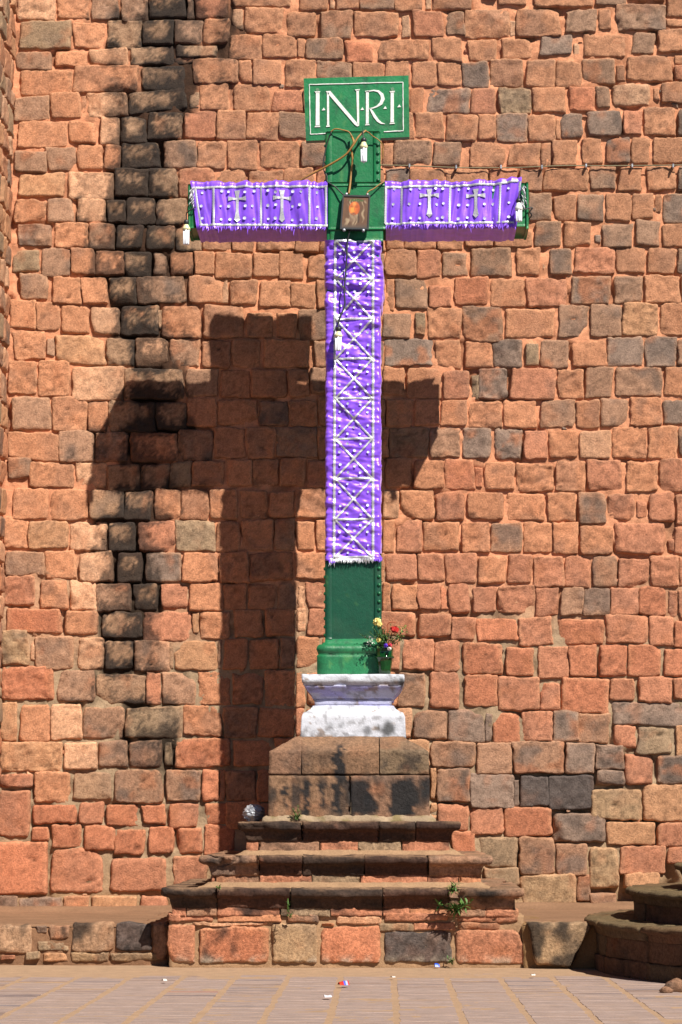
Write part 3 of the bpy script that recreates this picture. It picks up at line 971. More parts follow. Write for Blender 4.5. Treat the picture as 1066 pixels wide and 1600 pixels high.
STEPS = [  # nosing left, right px, top y px, z front, joints px, tread below z, riser joints px
    (368, 720, 1284, 2.83, (472, 592, 650), 1.055, (404, 500, 560, 628), 1),
    (312, 770, 1337, 3.16, (404, 472, 569, 669), 0.748, (335, 404, 487, 563, 668, 718), 2),
    (250, 820, 1388, 3.47, (338.5, 453, 598, 702), 0.495, (290, 338, 437, 516, 598, 640, 716, 760), 3),
]
OV = 0.11
tops = []
for (xl, xr, yt, zf, js, zb, rj, sd) in STEPS:
    L, Rr, zt = P(xl, yt, zf).x, P(xr, yt, zf).x, P(560, yt, zf).z
    tops.append(zt)
    path = upath(L, Rr, -zf, -0.02)
    prof = [(-0.62, zt - 0.004), (-0.02, zt), (-0.006, zt - 0.012), (0, zt - 0.04), (-0.006, zt - 0.068), (-0.028, zt - 0.085), (-0.07, zt - 0.092), (-0.085, zt - 0.11), (-0.095, zt - 0.15), (-OV + 0.005, zt - 0.195), (-0.62, zt - 0.195)]
    # the profile runs top-back -> nose -> back: densified and closed
    for k, seg in enumerate(split_path(path, [P(j, yt, zf).x for j in js], -zf)):
        chip = {(1, 3): 0.05, (2, 0): 0.10, (2, 4): 0.09, (2, 3): 0.05, (3, 4): 0.11, (3, 0): 0.04}.get((sd, k), 0.035)
        v, f = sweep_geo(seg, prof, 0.012, sd * 10 + k, chip)
        tone = 'r' if k % 2 else 'g'
        nose = 0.9 + 0.1 * sst(zt - 0.10, zt - 0.02, v[:, 2])  # nose soot carried on into the cove, painting its shade darker
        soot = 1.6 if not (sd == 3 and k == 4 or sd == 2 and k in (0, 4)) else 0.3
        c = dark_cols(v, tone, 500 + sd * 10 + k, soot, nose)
        # dust on the tread
        dust = (sst(zt - 0.018, zt - 0.004, v[:, 2]) * sst(0.3, 0.6, fbm(v, 6, 71, 2)) * 0.85)[:, None]
        c = c * (1 - dust) + alb((150, 118, 92)) * dust
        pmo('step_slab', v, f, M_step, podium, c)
    # riser stones
    path = upath(L + OV, Rr - OV, -zf + OV, -0.02)
    prof = [(-0.3, zt - 0.185), (0, zt - 0.185), (0.004, zb + 0.0), (-0.3, zb + 0.0)]
    for k, seg in enumerate(split_path(path, [P(j, yt, zf).x for j in rj], -zf + OV, 0.005)):
        v, f = sweep_geo(seg, prof, 0.009, sd * 20 + k, 0.0)
        c = dark_cols(v, 'rgrGrrogr'[k % 9], 700 + sd * 10 + k, 0.3)
        pmo('riser_stone', v, f, M_step, podium, c)
# mortar fillets along the back of the treads (pale lines)
for (zt, L, Rr, y) in ((tops[1] + 0.0, P(382, 1330, 2.75).x, P(712, 1330, 2.75).x, -2.72 - 0.012), (tops[2], P(325, 1380, 3.05).x, P(750, 1380, 3.05).x, -3.06 - 0.012)):
    path = upath(L, Rr, y, -0.3)
    v, f = sweep_geo(path, [(-0.1, zt + 0.045), (0.0, zt + 0.045), (0.05, zt + 0.012), (0.12, zt - 0.01), (-0.1, zt - 0.01)], 0.010, 3)
    c = np.tile(alb((172, 138, 106)), (len(v), 1)) * (0.75 + 0.4 * fbm(v, 8, 3, 2))[:, None]
    pmo('mortar_fillet', v, f, M_mortar, podium, c)
# body that fills the podium
v, f = box(P(275, 1400, 3.3).x, P(805, 1400, 3.3).x, -3.26, 0.0, 0.0, tops[2] - 0.02)
pmo('rubble_core', v, f, M_mortar, podium, np.tile(M_GR * 0.9, (8, 1)), smooth=False)
v, f = box(P(345, 1400, 3.0).x, P(745, 1400, 3.0).x, -2.95, 0.0, tops[2] - 0.03, tops[1] - 0.02)
pmo('rubble_core', v, f, M_mortar, podium, np.tile(M_GR * 0.9, (8, 1)), smooth=False)
v, f = box(P(395, 1400, 2.7).x, P(700, 1400, 2.7).x, -2.60, 0.0, tops[1] - 0.03, tops[0] - 0.02)
pmo('rubble_core', v, f, M_mortar, podium, np.tile(M_GR * 0.9, (8, 1)), smooth=False)


def rblock(par, name, pts, z, tone, seed, matx=M_step, H=0.05, soot=0.0, extra=None, flat=True, res=0.02):
    """a rough block whose face is the pixel quad pts (BL, BR, TR, TL) in the plane z"""
    w4 = [P(a, b, z) for a, b in pts]
    c4 = [(w.x, w.z) for w in w4]
    v, f, c = stone_geo(c4, tone, seed, H=H, stain=False, flat=flat, res=res)
    v[:, 1] -= z
    # sink the rim deep so that the block has real sides
    if soot:
        s = sst(0.62 - 0.3 * soot, 0.8 - 0.3 * soot, fbm(v * np.array([1.6, 1, 0.8]), 3.4, seed, 3))[:, None] * 0.85
        c = c * (1 - s) + np.array([0.02, 0.018, 0.017]) * s
    if extra is not None:
        c = extra(v, c)
    return pmo(name, v, f, matx, par, c)


def salt(v, c):
    z = v[:, 2]
    s = (sst(0.16, 0.03, z) * sst(0.42, 0.62, fbm(v, 12, 5, 3)) * 0.75)[:, None]
    return c * (1 - s) + alb((205, 188, 165)) * s


ZB = 3.35
BASE = [((262, 307, 1443, 1505), 'r', 0.12), ((311, 421, 1447, 1505), 'R', 0.1), ((425, 497, 1443, 1505), 'Y', 0), ((501, 595, 1447, 1505), 'R', 0), ((597, 707, 1454, 1504), 'd', 0), ((710, 822, 1452, 1506), 'r', 0)]
for i, ((a, b, t, bo), tn, so) in enumerate(BASE):
    q = [(a, bo), (b, bo), (b, t), (a, t)]
    if i == 5:
        q = [(a, bo), (b + 14, bo + 1), (b - 14, t), (a, t)]
    if i == 4:
        q = [(a, bo), (b, bo), (b, t - 1), (a + 2, t + 1)]
    rblock(podium, 'base_block', q, ZB - 0.03, tn, 300 + i, soot=so, extra=salt)
THIN = [(262, 335, 1426, 1441, 'r'), (338, 440, 1428, 1441, 'o'), (448, 500, 1428, 1442, 'g'), (503, 522, 1441, 1446, 'o'), (524, 597, 1430, 1444, 'p'), (590, 645, 1441, 1456, 'G'), (646, 712, 1440, 1454, 'r'), (600, 700, 1424, 1440, 'r'), (712, 812, 1420, 1442, 'r'), (715, 785, 1441, 1453, 'g'), (300, 420, 1441, 1447, 'p')]
for i, (a, b, t, bo, tn) in enumerate(THIN):
    rblock(podium, 'thin_stone', [(a, bo), (b, bo), (b, t), (a, t)], ZB - 0.04 + 0.004 * (i % 4), tn, 340 + i, H=0.05)
# face mortar behind the base blocks, and its sides
Lb, Rb = P(263, 1470, ZB).x, P(822, 1470, ZB).x
v, f = sweep_geo(upath(Lb + 0.012, Rb - 0.02, -ZB + 0.015, -0.02), [(-0.3, 0.50), (0, 0.50), (0.006, 0.40), (0.0, -0.01), (-0.3, -0.01)], 0.010, 41)
c = np.tile(alb((178, 142, 108)), (len(v), 1)) * (0.7 + 0.5 * fbm(v, 7, 3, 3))[:, None]
pmo('mortar', v, f, M_mortar, podium, c)

# ------------------------------------------------------------------ pedestal: two courses with a sloping top
PX, PYc = -0.352, -1.70
ped = thing('pedestal', 'square soot streaked stone pedestal with a sloping top under the white plinth', 'pedestal', (PX, PYc, tops[0]))
HP = 0.806


def sq(h, ds=0.03, cx=None, cy=PYc, hy=None):
    cx = PX if cx is None else cx
    hy = h if hy is None else hy
    return upath(cx - h, cx + h, cy - hy, cy + hy, ds)


def streaks(v, c, xs, seed=0, zt=2.2, zb=1.4):
    for (px, w, a, z0, z1) in xs:
        x = P(px, 1220, 2.5).x
        d = np.abs(v[:, 0] - x + (fbm(v * np.array([0, 0, 1.0]) + px, 6, seed, 3) - 0.5) * 0.12)
        m = sst(w, w * 0.6, d + (noise(v, 30, 4) - 0.5) * 0.07 + (fbm(v, 9, 8, 2) - 0.5) * 0.09) * sst(z0, z0 + 0.06, v[:, 2]) * sst(z1, z1 - 0.08, v[:, 2]) * a
        m = np.clip(m * 1.5, 0, 0.97)
        c = c * (1 - m[:, None]) + np.array([0.022, 0.021, 0.022]) * m[:, None]
    low = sst(1.95, 1.80, v[:, 2])
    m = sst(0.50, 0.66, fbm(v * np.array([1.6, 1, 0.6]), 5, 88, 4)) * (0.25 + 0.5 * low) + 0.12
    c = c * (1 - m[:, None]) + np.array([0.03, 0.027, 0.026]) * m[:, None]
    return c


zj = 1.862
zc = 2.1025
ST = [(530, 0.055, 0.92, 1.45, 2.20), (478, 0.05, 0.85, 1.42, 1.88), (560, 0.13, 0.93, 1.46, 1.84), (580, 0.07, 0.9, 1.44, 1.70), (624, 0.13, 0.96, 1.42, 1.83), (640, 0.08, 0.9, 1.43, 1.85), (664, 0.05, 0.85, 1.60, 1.87), (447, 0.035, 0.7, 1.5, 1.80), (503, 0.03, 0.6, 1.5, 1.82), (640, 0.12, 0.45, 1.88, 2.1), (600, 0.06, 0.4, 1.88, 2.05), (478, 0.05, 0.45, 1.88, 2.1)]
for (prof, js, base_seed, tn) in (
        ([(-0.5, zc + 0.20), (-0.262, zc + 0.152), (-0.012, zc + 0.004), (0, zc - 0.006), (0.002, zj + 0.004), (-0.5, zj + 0.004)], (471, 593), 80, 'gkG'),
        ([(-0.5, zj - 0.006), (-0.004, zj - 0.006), (0.006, zj - 0.012), (0.004, tops[0] + 0.05), (0.012, tops[0] - 0.01), (-0.5, tops[0] - 0.01)], (548,), 90, 'kg')):
    path = sq(HP)
    for k, seg in enumerate(split_path(path, [P(j, 1220, 2.5).x for j in js], PYc - HP, 0.004)):
        v, f = sweep_geo(seg, prof, 0.008, base_seed + k)
        c = stone_cols(v, tn[k % len(tn)], base_seed + k, stain=False) * 0.85
        if base_seed == 80:
            c = c * 0.85
            d = (sst(zc, zc + 0.03, v[:, 2]) * 0.4)[:, None]
            c = c * (1 - d) + alb((170, 130, 100)) * d
        c = streaks(v, c, ST)
        pmo('pedestal_block', v, f, M_step, ped, c)
# crumbling mortar at its foot
v, f = sweep_geo(sq(HP + 0.008), [(-0.1, tops[0] + 0.07), (0.012, tops[0] + 0.062), (0.05, tops[0] + 0.02), (0.06, tops[0] - 0.01), (-0.1, tops[0] - 0.01)], 0.022, 51)
c = np.tile(alb((176, 152, 124)), (len(v), 1)) * (0.6 + 0.6 * fbm(v, 9, 3, 3))[:, None]
moss = (sst(0.5, 0.62, fbm(v, 8, 13, 2)) * 0.6)[:, None]
c = c * (1 - moss) + alb((110, 100, 45)) * moss
pmo('mortar_foot', v, f, M_mortar, ped, c)

# ------------------------------------------------------------------ white plinth
pl = thing('white_plinth', 'whitewashed moulded plinth with lavender band between pedestal and green base', 'plinth', (-0.312, PYc, 2.24))
WX = -0.312


def white_cols(v, seed=0):
    c = np.tile(np.array([0.56, 0.57, 0.62]), (len(v), 1)) * (0.88 + 0.2 * fbm(v, 9, seed, 3))[:, None]
    lav = (sst(2.56, 2.60, v[:, 2]) * sst(2.80, 2.76, v[:, 2]) * (0.35 + 0.6 * sst(0.42, 0.6, fbm(v * np.array([1, 1, 4]), 4, 23, 2))))[:, None]
    lav = lav * np.where(v[:, 2:3] < 2.655, 1.0, 0.75)
    c = c * (1 - lav) + np.array([0.26, 0.24, 0.62]) * lav
    fl_ = (sst(0.66, 0.72, fbm(v * np.array([1, 1, 1.4]), 11, 59, 3)) * 0.8)[:, None]
    c = c * (1 - fl_) + alb((150, 128, 110)) * fl_
    g = (sst(0.58, 0.70, fbm(v, 20, 29, 3)) * 0.55)[:, None]
    c = c * (1 - g) + np.array([0.15, 0.14, 0.14]) * g
    for (px, py, r, a) in ((606, 1139, 0.105, 0.92), (592, 1136, 0.05, 0.7), (574, 1141, 0.06, 0.7), (534, 1133, 0.05, 0.5), (517, 1134, 0.05, 0.4), (628, 1066, 0.06, 0.9)):
        w = P(px, py, 2.24)
        d = np.hypot((v[:, 0] - w.x), (v[:, 2] - w.z)) + (fbm(v, 22, 3, 2) - 0.5) * 0.05
        m = (sst(r, r * 0.3, d) * a * (v[:, 1] < -2.0))[:, None]
        c = c * (1 - m) + np.array([0.05, 0.05, 0.05]) * m
    foot = (sst(2.36, 2.25, v[:, 2]) * sst(0.48, 0.62, fbm(v, 26, 30, 2)) * 0.6)[:, None]
    c = c * (1 - foot) + np.array([0.10, 0.09, 0.09]) * foot
    return c


WP = [('plinth_foot', [(-0.4, 2.585), (-0.145, 2.583), (-0.125, 2.578), (-0.105, 2.545), (-0.06, 2.515), (-0.03, 2.502), (-0.02, 2.48), (-0.012, 2.46), (0.0, 2.242), (-0.4, 2.242)], 0.542),
      ('plinth_neck', [(-0.3, 2.655), (-0.13, 2.655), (-0.13, 2.58), (-0.3, 2.58)], 0.529),
      ('plinth_cornice', [(-0.4, 2.787), (-0.022, 2.787), (-0.03, 2.768), (-0.055, 2.735), (-0.085, 2.70), (-0.10, 2.685), (-0.108, 2.653), (-0.4, 2.653)], 0.529),
      ('plinth_slab', [(-0.5, 2.9), (-0.008, 2.898), (0, 2.888), (0.0, 2.82), (-0.01, 2.812), (-0.018, 2.785), (-0.5, 2.785)], 0.529)]
for nm, prof, hw in WP:
    v, f = sweep_geo(upath(WX - hw, WX + hw, PYc - hw, PYc + hw, 0.02), prof, 0.0035, len(nm), 0.02 if 'slab' in nm else 0)
    pmo(nm, v, f, M_white, pl, white_cols(v))
v, f = box(WX - 0.35, WX + 0.35, PYc - 0.35, PYc + 0.35, 2.2, 2.895)
pmo('plinth_core', v, f, M_white, pl, np.tile((0.7, 0.7, 0.72), (8, 1)), smooth=False)

# ------------------------------------------------------------------ the green cross
CX = -0.314
cross = thing('green_cross', 'tall green riveted cross on a moulded base in front of the stone wall', 'cross', (CX, PYc, 2.9))
HX, HY = 0.283, 0.21


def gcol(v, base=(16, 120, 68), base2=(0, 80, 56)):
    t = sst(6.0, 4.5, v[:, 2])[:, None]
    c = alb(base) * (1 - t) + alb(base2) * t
    c = c * (0.8 + 0.4 * fbm(v * np.array([1, 1, 0.6]), 5, 3, 3))[:, None]
    w = (sst(0.66, 0.8, fbm(v * np.array([3, 3, 1]), 9, 13, 3)) * 0.35)[:, None]
    c = c * (1 - w) + alb((110, 165, 90)) * w
    g2 = (sst(0.58, 0.70, fbm(v * np.array([1, 1, 0.5]) + 3, 16, 33, 3)) * 0.45)[:, None]
    c = c * (1 - g2) + alb((20, 70, 48)) * g2
    scr = 0 * (sst(0.80, 0.86, noise(v * np.array([3, 3, 1.2]), 30, 14)) * 0.55)[:, None]
    c = c * (1 - scr) + alb((150, 180, 130)) * scr
    dusty = 0.3 * (sst(0.5, 0.7, fbm(v, 3, 15, 2)) * 0.18)[:, None]
    c = c * (1 - dusty) + alb((120, 130, 95)) * dusty
    return c


SH_T = P(560, 205, 1.91).z


def gsub(name, b, n=(12, 4, 60), bulge=0.0, par=cross, colf=gcol, matx=None, r=0.006):
    """a box of painted sheet with subdivided faces and slightly dented surface"""
    x0, x1, y0, y1, z0, z1 = b
    nz = max(2, int((z1 - z0) / 0.03))
    hx, hy = (x1 - x0) / 2, (y1 - y0) / 2
    cx, cy = (x0 + x1) / 2, (y0 + y1) / 2
    path = []
    nx = max(2, int(2 * hx / 0.03))
    rings = []
    ring = []
    for i in range(nx + 1):
        ring.append((x0 + r + (2 * hx - 2 * r) * i / nx, y0))
    ny = max(2, int(2 * hy / 0.05))
    for i in range(ny + 1):
        ring.append((x1, y0 + r + (2 * hy - 2 * r) * i / ny))
    for i in range(nx + 1):
        ring.append((x1 - r - (2 * hx - 2 * r) * i / nx, y1))
    for i in range(ny + 1):
        ring.append((x0, y1 - r - (2 * hy - 2 * r) * i / ny))
    for k in range(nz + 1):
        z = z0 + (z1 - z0) * k / nz
        rings.append([(a, b_, z) for a, b_ in ring])
    v, f = loft(rings)
    f = [tuple(a[::-1]) if len(a) == 4 else a for a in f]
    d = (np.stack([fbm(v, 6, 1, 2), fbm(v, 6, 2, 2), np.full(len(v), 0.5)], 1) - 0.5) * 0.006
    v = v + d
    return pmo(name, v, f, matx or M_green, par, colf(v))


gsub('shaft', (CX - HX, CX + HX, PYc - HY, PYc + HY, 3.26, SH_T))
# flanges that carry the rivets, each side of the front plate
for zz0, zz1 in ((3.28, P(560, 880, 1.91).z + 0.1), (P(560, 290, 1.91).z, SH_T - 0.01)):
    for s in (-1, 1):
        xa = CX + s * (HX - 0.03)
        gsub('flange', (xa - 0.035, xa + 0.035, PYc - HY - 0.012, PYc - HY + 0.02, zz0, zz1))
        gsub('side_flange', (CX + s * (HX + 0.002) - 0.012, CX + s * (HX + 0.002) + 0.012, PYc - HY - 0.006, PYc - HY + 0.07, zz0, zz1))
# rivets
rv, rf = lathe([(0.001, 0.016), (0.010, 0.015), (0.017, 0.009), (0.020, 0.0), (0.020, -0.004)], (0, 0, 0), 10)
rme = mkmesh('rivet', rv, rf, M_green, np.tile(alb((10, 105, 62)), (len(rv), 1)))
zs = [P(590, y, 1.93).z for y in (226, 239, 252, 268, 281)] + [P(590, y, 1.93).z for y in range(888, 996, 13)]
for z in zs:
    for s in (-1, 1):
        o = bpy.data.objects.new('rivet', rme)
        link(o, cross)
        if s > 0:
            o.location = Vector((CX + s * (HX - 0.012), PYc - HY - 0.012, z)) - cross.location
            o.rotation_euler = (math.radians(90), 0, 0)
        else:
            o.location = Vector((CX - HX - 0.012, PYc - HY + 0.015, z)) - cross.location
            o.rotation_euler = (math.radians(90), 0, math.radians(-50))
# moulded base
BZ = 2.899
v, f = sweep_geo(upath(CX - HX, CX + HX, PYc - HY, PYc + HY, 0.02), [(-0.15, 3.29), (0.008, 3.285), (0.012, 3.25), (0.035, 3.24), (0.04, 3.215), (0.065, 3.222), (0.088, 3.205), (0.1, 3.17), (0.088, 3.135), (0.07, 3.118), (0.088, 3.11), (0.095, 3.10), (0.092, BZ), (-0.15, BZ)], 0.003, 5)
pmo('base_moulding', v, f, M_green, cross, gcol(v, (20, 120, 70), (32, 125, 78)))
# crossbar
ZA0, ZA1 = P(560, 355, 1.91).z, P(560, 287, 1.91).z
XA0, XA1 = P(297, 320, 1.9).x, P(823, 320, 1.9).x
gsub('crossbar', (XA0, XA1, PYc - HY, PYc + HY + 0.09, ZA0, ZA1))
gsub('centre_casing', (P(513, 300, 1.93).x, P(603, 300, 1.93).x, PYc - HY - 0.03, PYc + HY + 0.01, ZA0 - 0.03, ZA1 + 0.01))
gsub('centre_casing_rib', (P(514, 300, 1.93).x, P(602, 300, 1.93).x, PYc - HY - 0.038, PYc - HY, ZA1 - 0.035, ZA1 + 0.004))
# under the centre: a darker collar
gsub('collar', (P(516, 300, 1.93).x, P(599, 300, 1.93).x, PYc - HY - 0.015, PYc + HY, P(560, 377, 1.93).z, ZA0 - 0.02))
# right end cap, angled plate
gsub('end_cap', (XA1 - 0.01, XA1 + 0.02, PYc - HY - 0.02, PYc + HY + 0.02, ZA0 - 0.03, ZA1 + 0.0))
gsub('end_cap', (XA0 - 0.02, XA0 + 0.01, PYc - HY - 0.02, PYc + HY + 0.02, ZA0 - 0.03, ZA1 + 0.0))
# title board
TB = 1.80


def Tp(x, y, z=TB):
    return P(460 + x / 5.33, 100 + y / 5.33, z)


brd = [Tp(97, 640), Tp(960, 607), Tp(952, 95), Tp(78, 120)]
nx, nz = 40, 26
rows_f = []
vv = []
for side, yoff in ((0, 0.0), (1, 0.09)):
    for i in range(nx + 1):
        for j in range(nz + 1):
            s, t = i / nx, j / nz
            p = (brd[0] * (1 - s) + brd[1] * s) * (1 - t) + (brd[3] * (1 - s) + brd[2] * s) * t
            vv.append((p.x, p.y + yoff, p.z))
vv = np.array(vv)
M1 = (nx + 1) * (nz + 1)
vv[:M1, 1] += (fbm(vv[:M1], 7, 4, 3) - 0.5) * 0.006
ff = [tuple(a) for a in grid_faces(nx, nz)] + [tuple(a[::-1] + M1) for a in grid_faces(nx, nz)]
idx = lambda i, j: i * (nz + 1) + j
for i in range(nx):
    ff.append((idx(i + 1, 0), idx(i, 0), idx(i, 0) + M1, idx(i + 1, 0) + M1))
    ff.append((idx(i, nz), idx(i + 1, nz), idx(i + 1, nz) + M1, idx(i, nz) + M1))
for j in range(nz):
    ff.append((idx(0, j), idx(0, j + 1), idx(0, j + 1) + M1, idx(0, j) + M1))
    ff.append((idx(nx, j + 1), idx(nx, j), idx(nx, j) + M1, idx(nx, j + 1) + M1))
board = pmo('title_board', vv, ff, M_green, cross, gcol(vv, (12, 128, 72)))
board.data.polygons.foreach_set('use_smooth', np.zeros(len(board.data.polygons), bool))
LZ = TB + 0.008


def poly_sub(name, polys, z=LZ, depth=0.012, m=M_letter, par=board, mapf=Tp):
    mb = MB()
    for pg in polys:
        pts = [mapf(a, b, z) for a, b in pg]
        n = len(pts)
        v = [tuple(p) for p in pts] + [(p.x, p.y + depth, p.z) for p in pts]
        fs = [tuple(range(n - 1, -1, -1)), tuple(range(n, 2 * n))] + [(i, (i + 1) % n, (i + 1) % n + n, i + n) for i in range(n)]
        mb.add(v, fs)
    o = mb.out(name, m, None, smooth=False)
    o.parent = par
    o.matrix_parent_inverse = Matrix.Translation(-Vector(cross.location)) if par is board else Matrix()
    return o


def strip(pts, ws):
    """polyline with per-point widths -> list of quads"""
    out = []
    L, Rt = [], []
    for i, (p, w) in enumerate(zip(pts, ws)):
        a = pts[max(i - 1, 0)]; b = pts[min(i + 1, len(pts) - 1)]
        d = np.array(b, float) - np.array(a, float)
        d /= np.linalg.norm(d) + 1e-9
        n = np.array([-d[1], d[0]])
        L.append(np.array(p) + n * w / 2); Rt.append(np.array(p) - n * w / 2)
    for i in range(len(pts) - 1):
        out.append([tuple(L[i]), tuple(L[i + 1]), tuple(Rt[i + 1]), tuple(Rt[i])])
    return out


def circ(x, y, r, n=10):
    return [(x + r * math.cos(2 * math.pi * k / n), y + r * math.sin(2 * math.pi * k / n)) for k in range(n)]


letI1 = [[(180, 238), (210, 236), (211, 515), (178, 517)], [(168, 228), (217, 226), (210, 240), (180, 241)], [(178, 512), (211, 510), (217, 524), (168, 526)]]
letN = [[(272, 240), (289, 238), (291, 512), (273, 514)], [(262, 226), (300, 224), (542, 512), (525, 520), (503, 505)], [(517, 218), (538, 216), (541, 505), (524, 500)], [(268, 512), (294, 510), (298, 522), (264, 524)], [(504, 212), (546, 209), (540, 222), (516, 224)]]
bowl = [(620, 226), (660, 219), (700, 226), (730, 255), (738, 290), (722, 328), (690, 352), (655, 366), (624, 370)]
letR = [[(597, 228), (621, 226), (620, 500), (596, 502)], [(588, 224), (624, 220), (621, 234), (597, 236)], [(596, 498), (620, 496), (628, 508), (588, 511)]] + strip(bowl, [8, 10, 18, 28, 32, 26, 14, 9, 7]) + strip([(630, 368), (650, 400), (672, 438), (698, 472), (725, 492), (755, 498)], [10, 20, 24, 22, 14, 3])
letI2 = [[(803, 236), (829, 234), (830, 488), (801, 490)], [(792, 226), (840, 223), (830, 238), (803, 240)], [(801, 486), (830, 484), (838, 497), (792, 500)]]
poly_sub('letter', letI1)
poly_sub('letter', letN)
poly_sub('letter', letR)
poly_sub('letter', letI2)
for (x, y) in ((243, 378), (565, 375), (755, 366), (872, 352)):
    poly_sub('letter_point', [[(x - 14, y + 8), (x + 16, y + 6), (x + 3, y - 16)]])
M_dot = flat_mat('grey_green_paint', (0.10, 0.22, 0.12), 0.6)
poly_sub('letter_dot', [circ(193, 214, 15)], m=M_dot)
poly_sub('letter_dot', [circ(818, 208, 15)], m=M_dot)
bl = [((125, 170), (905, 150)), ((905, 150), (909, 555)), ((909, 555), (745, 563)), ((308, 575), (135, 585)), ((135, 585), (125, 170))]
for a, b in bl:
    n = 14
    pts = [(a[0] + (b[0] - a[0]) * i / n + R.uniform(-1.2, 1.2), a[1] + (b[1] - a[1]) * i / n + R.uniform(-1.2, 1.2)) for i in range(n + 1)]
    poly_sub('border_line', strip(pts, [R.uniform(5, 8.5) for _ in pts]))

# ------------------------------------------------------------------ purple satin cloths
def folds_v(x, z, s=0):
    """vertical folds of the arm cloths"""
    p = np.stack([x * 1.0 + 0.015 * np.sin(z * 7 + s), np.zeros_like(x) + s, z * 0.10], 1)
    a = fbm(p, 11, 3 + s, 3)
    b = 1 - np.abs(fbm(p, 16, 9 + s, 2) - 0.5) * 4
    return (a - 0.5) * 0.085 + b * 0.016


def folds_h(x, z):
    p = np.stack([x * 0.35 + 0.05 * np.sin(z * 9), np.zeros_like(x), z + 0.12 * x], 1)
    a = fbm(p, 13, 5, 3)
    b = 1 - np.abs(fbm(p, 15, 19, 3) - 0.5) * 4
    c = fbm(np.stack([x, x * 0, z], 1), 22, 6, 2)
    return (a - 0.5) * 0.05 + b * 0.012 + (c - 0.5) * 0.014


def arm_surface(x, t, s, skew):
    """cross-section loop of the crossbar cloth: t in 0..1 goes bottom back -> bottom front -> front -> top -> back"""
    pass


def arm_cloth(x0, x1, s, flare, label):
    root = thing('purple_arm_cloth', label, 'cloth', ((x0 + x1) / 2, -1.91, ZA0), 'purple satin cloths dressing the cross')
    loc = np.array(root.location)
    zb, zt = ZA0 - 0.012, ZA1 + 0.02
    yf, yb = -1.938, -1.39
    # section: list of (y, z, nrm y, nrm z, weight of folds)
    sec = []
    for i in range(10):
        t = i / 10
        sec.append((yb + (yf + .03 - yb) * t, zb, 0, -1, 0.5))
    for i in range(5):
        a = math.pi / 2 * i / 5
        sec.append((yf + .03 - .03 * math.sin(a), zb + .03 - .03 * math.cos(a), -math.sin(a), -math.cos(a), 0.8))
    for i in range(22):
        t = i / 22
        sec.append((yf, zb + .03 + (zt - zb - .06) * t, -1, 0, 1))
    for i in range(5):
        a = math.pi / 2 * i / 5
        sec.append((yf + .03 - .03 * math.cos(a), zt - .03 + .03 * math.sin(a), -math.cos(a), math.sin(a), 0.8))
    for i in range(11):
        t = i / 10
        sec.append((yf + .03 + (yb - yf - .03) * t, zt, 0, 1, 0.5))
    nx = int((x1 - x0) / 0.011)
    v = []
    for i in range(nx + 1):
        for (y, z, ny, nz_, w) in sec:
            v.append((x0 + (x1 - x0) * i / nx, y, z, ny, nz_, w))
    v = np.array(v)
    x, y, z = v[:, 0].copy(), v[:, 1].copy(), v[:, 2].copy()
    d = folds_v(x, z, s) * v[:, 5]
    sag = 0
    x2, z2 = deform(x, z, x0, x1, zb, zt, flare)
    pts = np.stack([x2, y + v[:, 3] * d, z2 + v[:, 4] * d], 1)
    mo('fabric', pts - loc, grid_faces(nx, len(sec) - 1)[:, ::-1], M_satin, root)

    def surf(px, py, lift=0.006):
        """point on the front of the cloth under a pixel"""
        w = P(px, py, 1.94)
        dd = folds_v(np.array([w.x]), np.array([w.z]), s)[0]
        return Vector((w.x, yf - dd - lift, w.z))
    return root, surf


def deform(x, z, x0, x1, zb, zt, flare):
    """slanting free end and a slightly lifted outer top edge"""
    t = (z - zb) / (zt - zb)
    if flare < 0:        # left cloth: outer edge leans in at the bottom
        u = np.clip((x0 + 0.45 - x) / 0.45, 0, 1)
        return x + u * (1 - t) * 0.075, z + u * 0.015 * t
    u = np.clip((x - (x1 - 0.5)) / 0.5, 0, 1)
    return x - u * (1 - t) * 0.06 + 0 * z, z + u * 0.035 * t


def ribbon(root, surf, pts, w=3.8, name='silver_trim', step=2.0, teeth=True, lift=0.007):
    """silver braid with a toothed edge laid over the cloth; pts in photograph pixels"""
    loc = Vector(root.location)
    P0 = []
    for (a, b) in zip(pts, pts[1:]):
        L = math.hypot(b[0] - a[0], b[1] - a[1])
        n = max(1, int(L / step))
        for i in range(n):
            P0.append((a[0] + (b[0] - a[0]) * i / n, a[1] + (b[1] - a[1]) * i / n))
    P0.append(pts[-1])
    v, f = [], []
    for i, p in enumerate(P0):
        a = P0[max(i - 1, 0)]; b = P0[min(i + 1, len(P0) - 1)]
        d = Vector((b[0] - a[0], b[1] - a[1])).normalized()
        n = Vector((-d.y, d.x))
        ww = w / 2 * (1.0 if (i % 2 == 0 or not teeth) else 0.72)
        for k in (-1, 0, 1):
            q = surf(p[0] + n.x * ww * k, p[1] + n.y * ww * k, lift + (0.004 if k == 0 else 0)) - loc
            v.append(tuple(q))
    for i in range(len(P0) - 1):
        for k in (0, 1):
            f.append((i * 3 + k, i * 3 + k + 1, (i + 1) * 3 + k + 1, (i + 1) * 3 + k))
    return mo(name, v, f, M_silver, root, smooth=True)


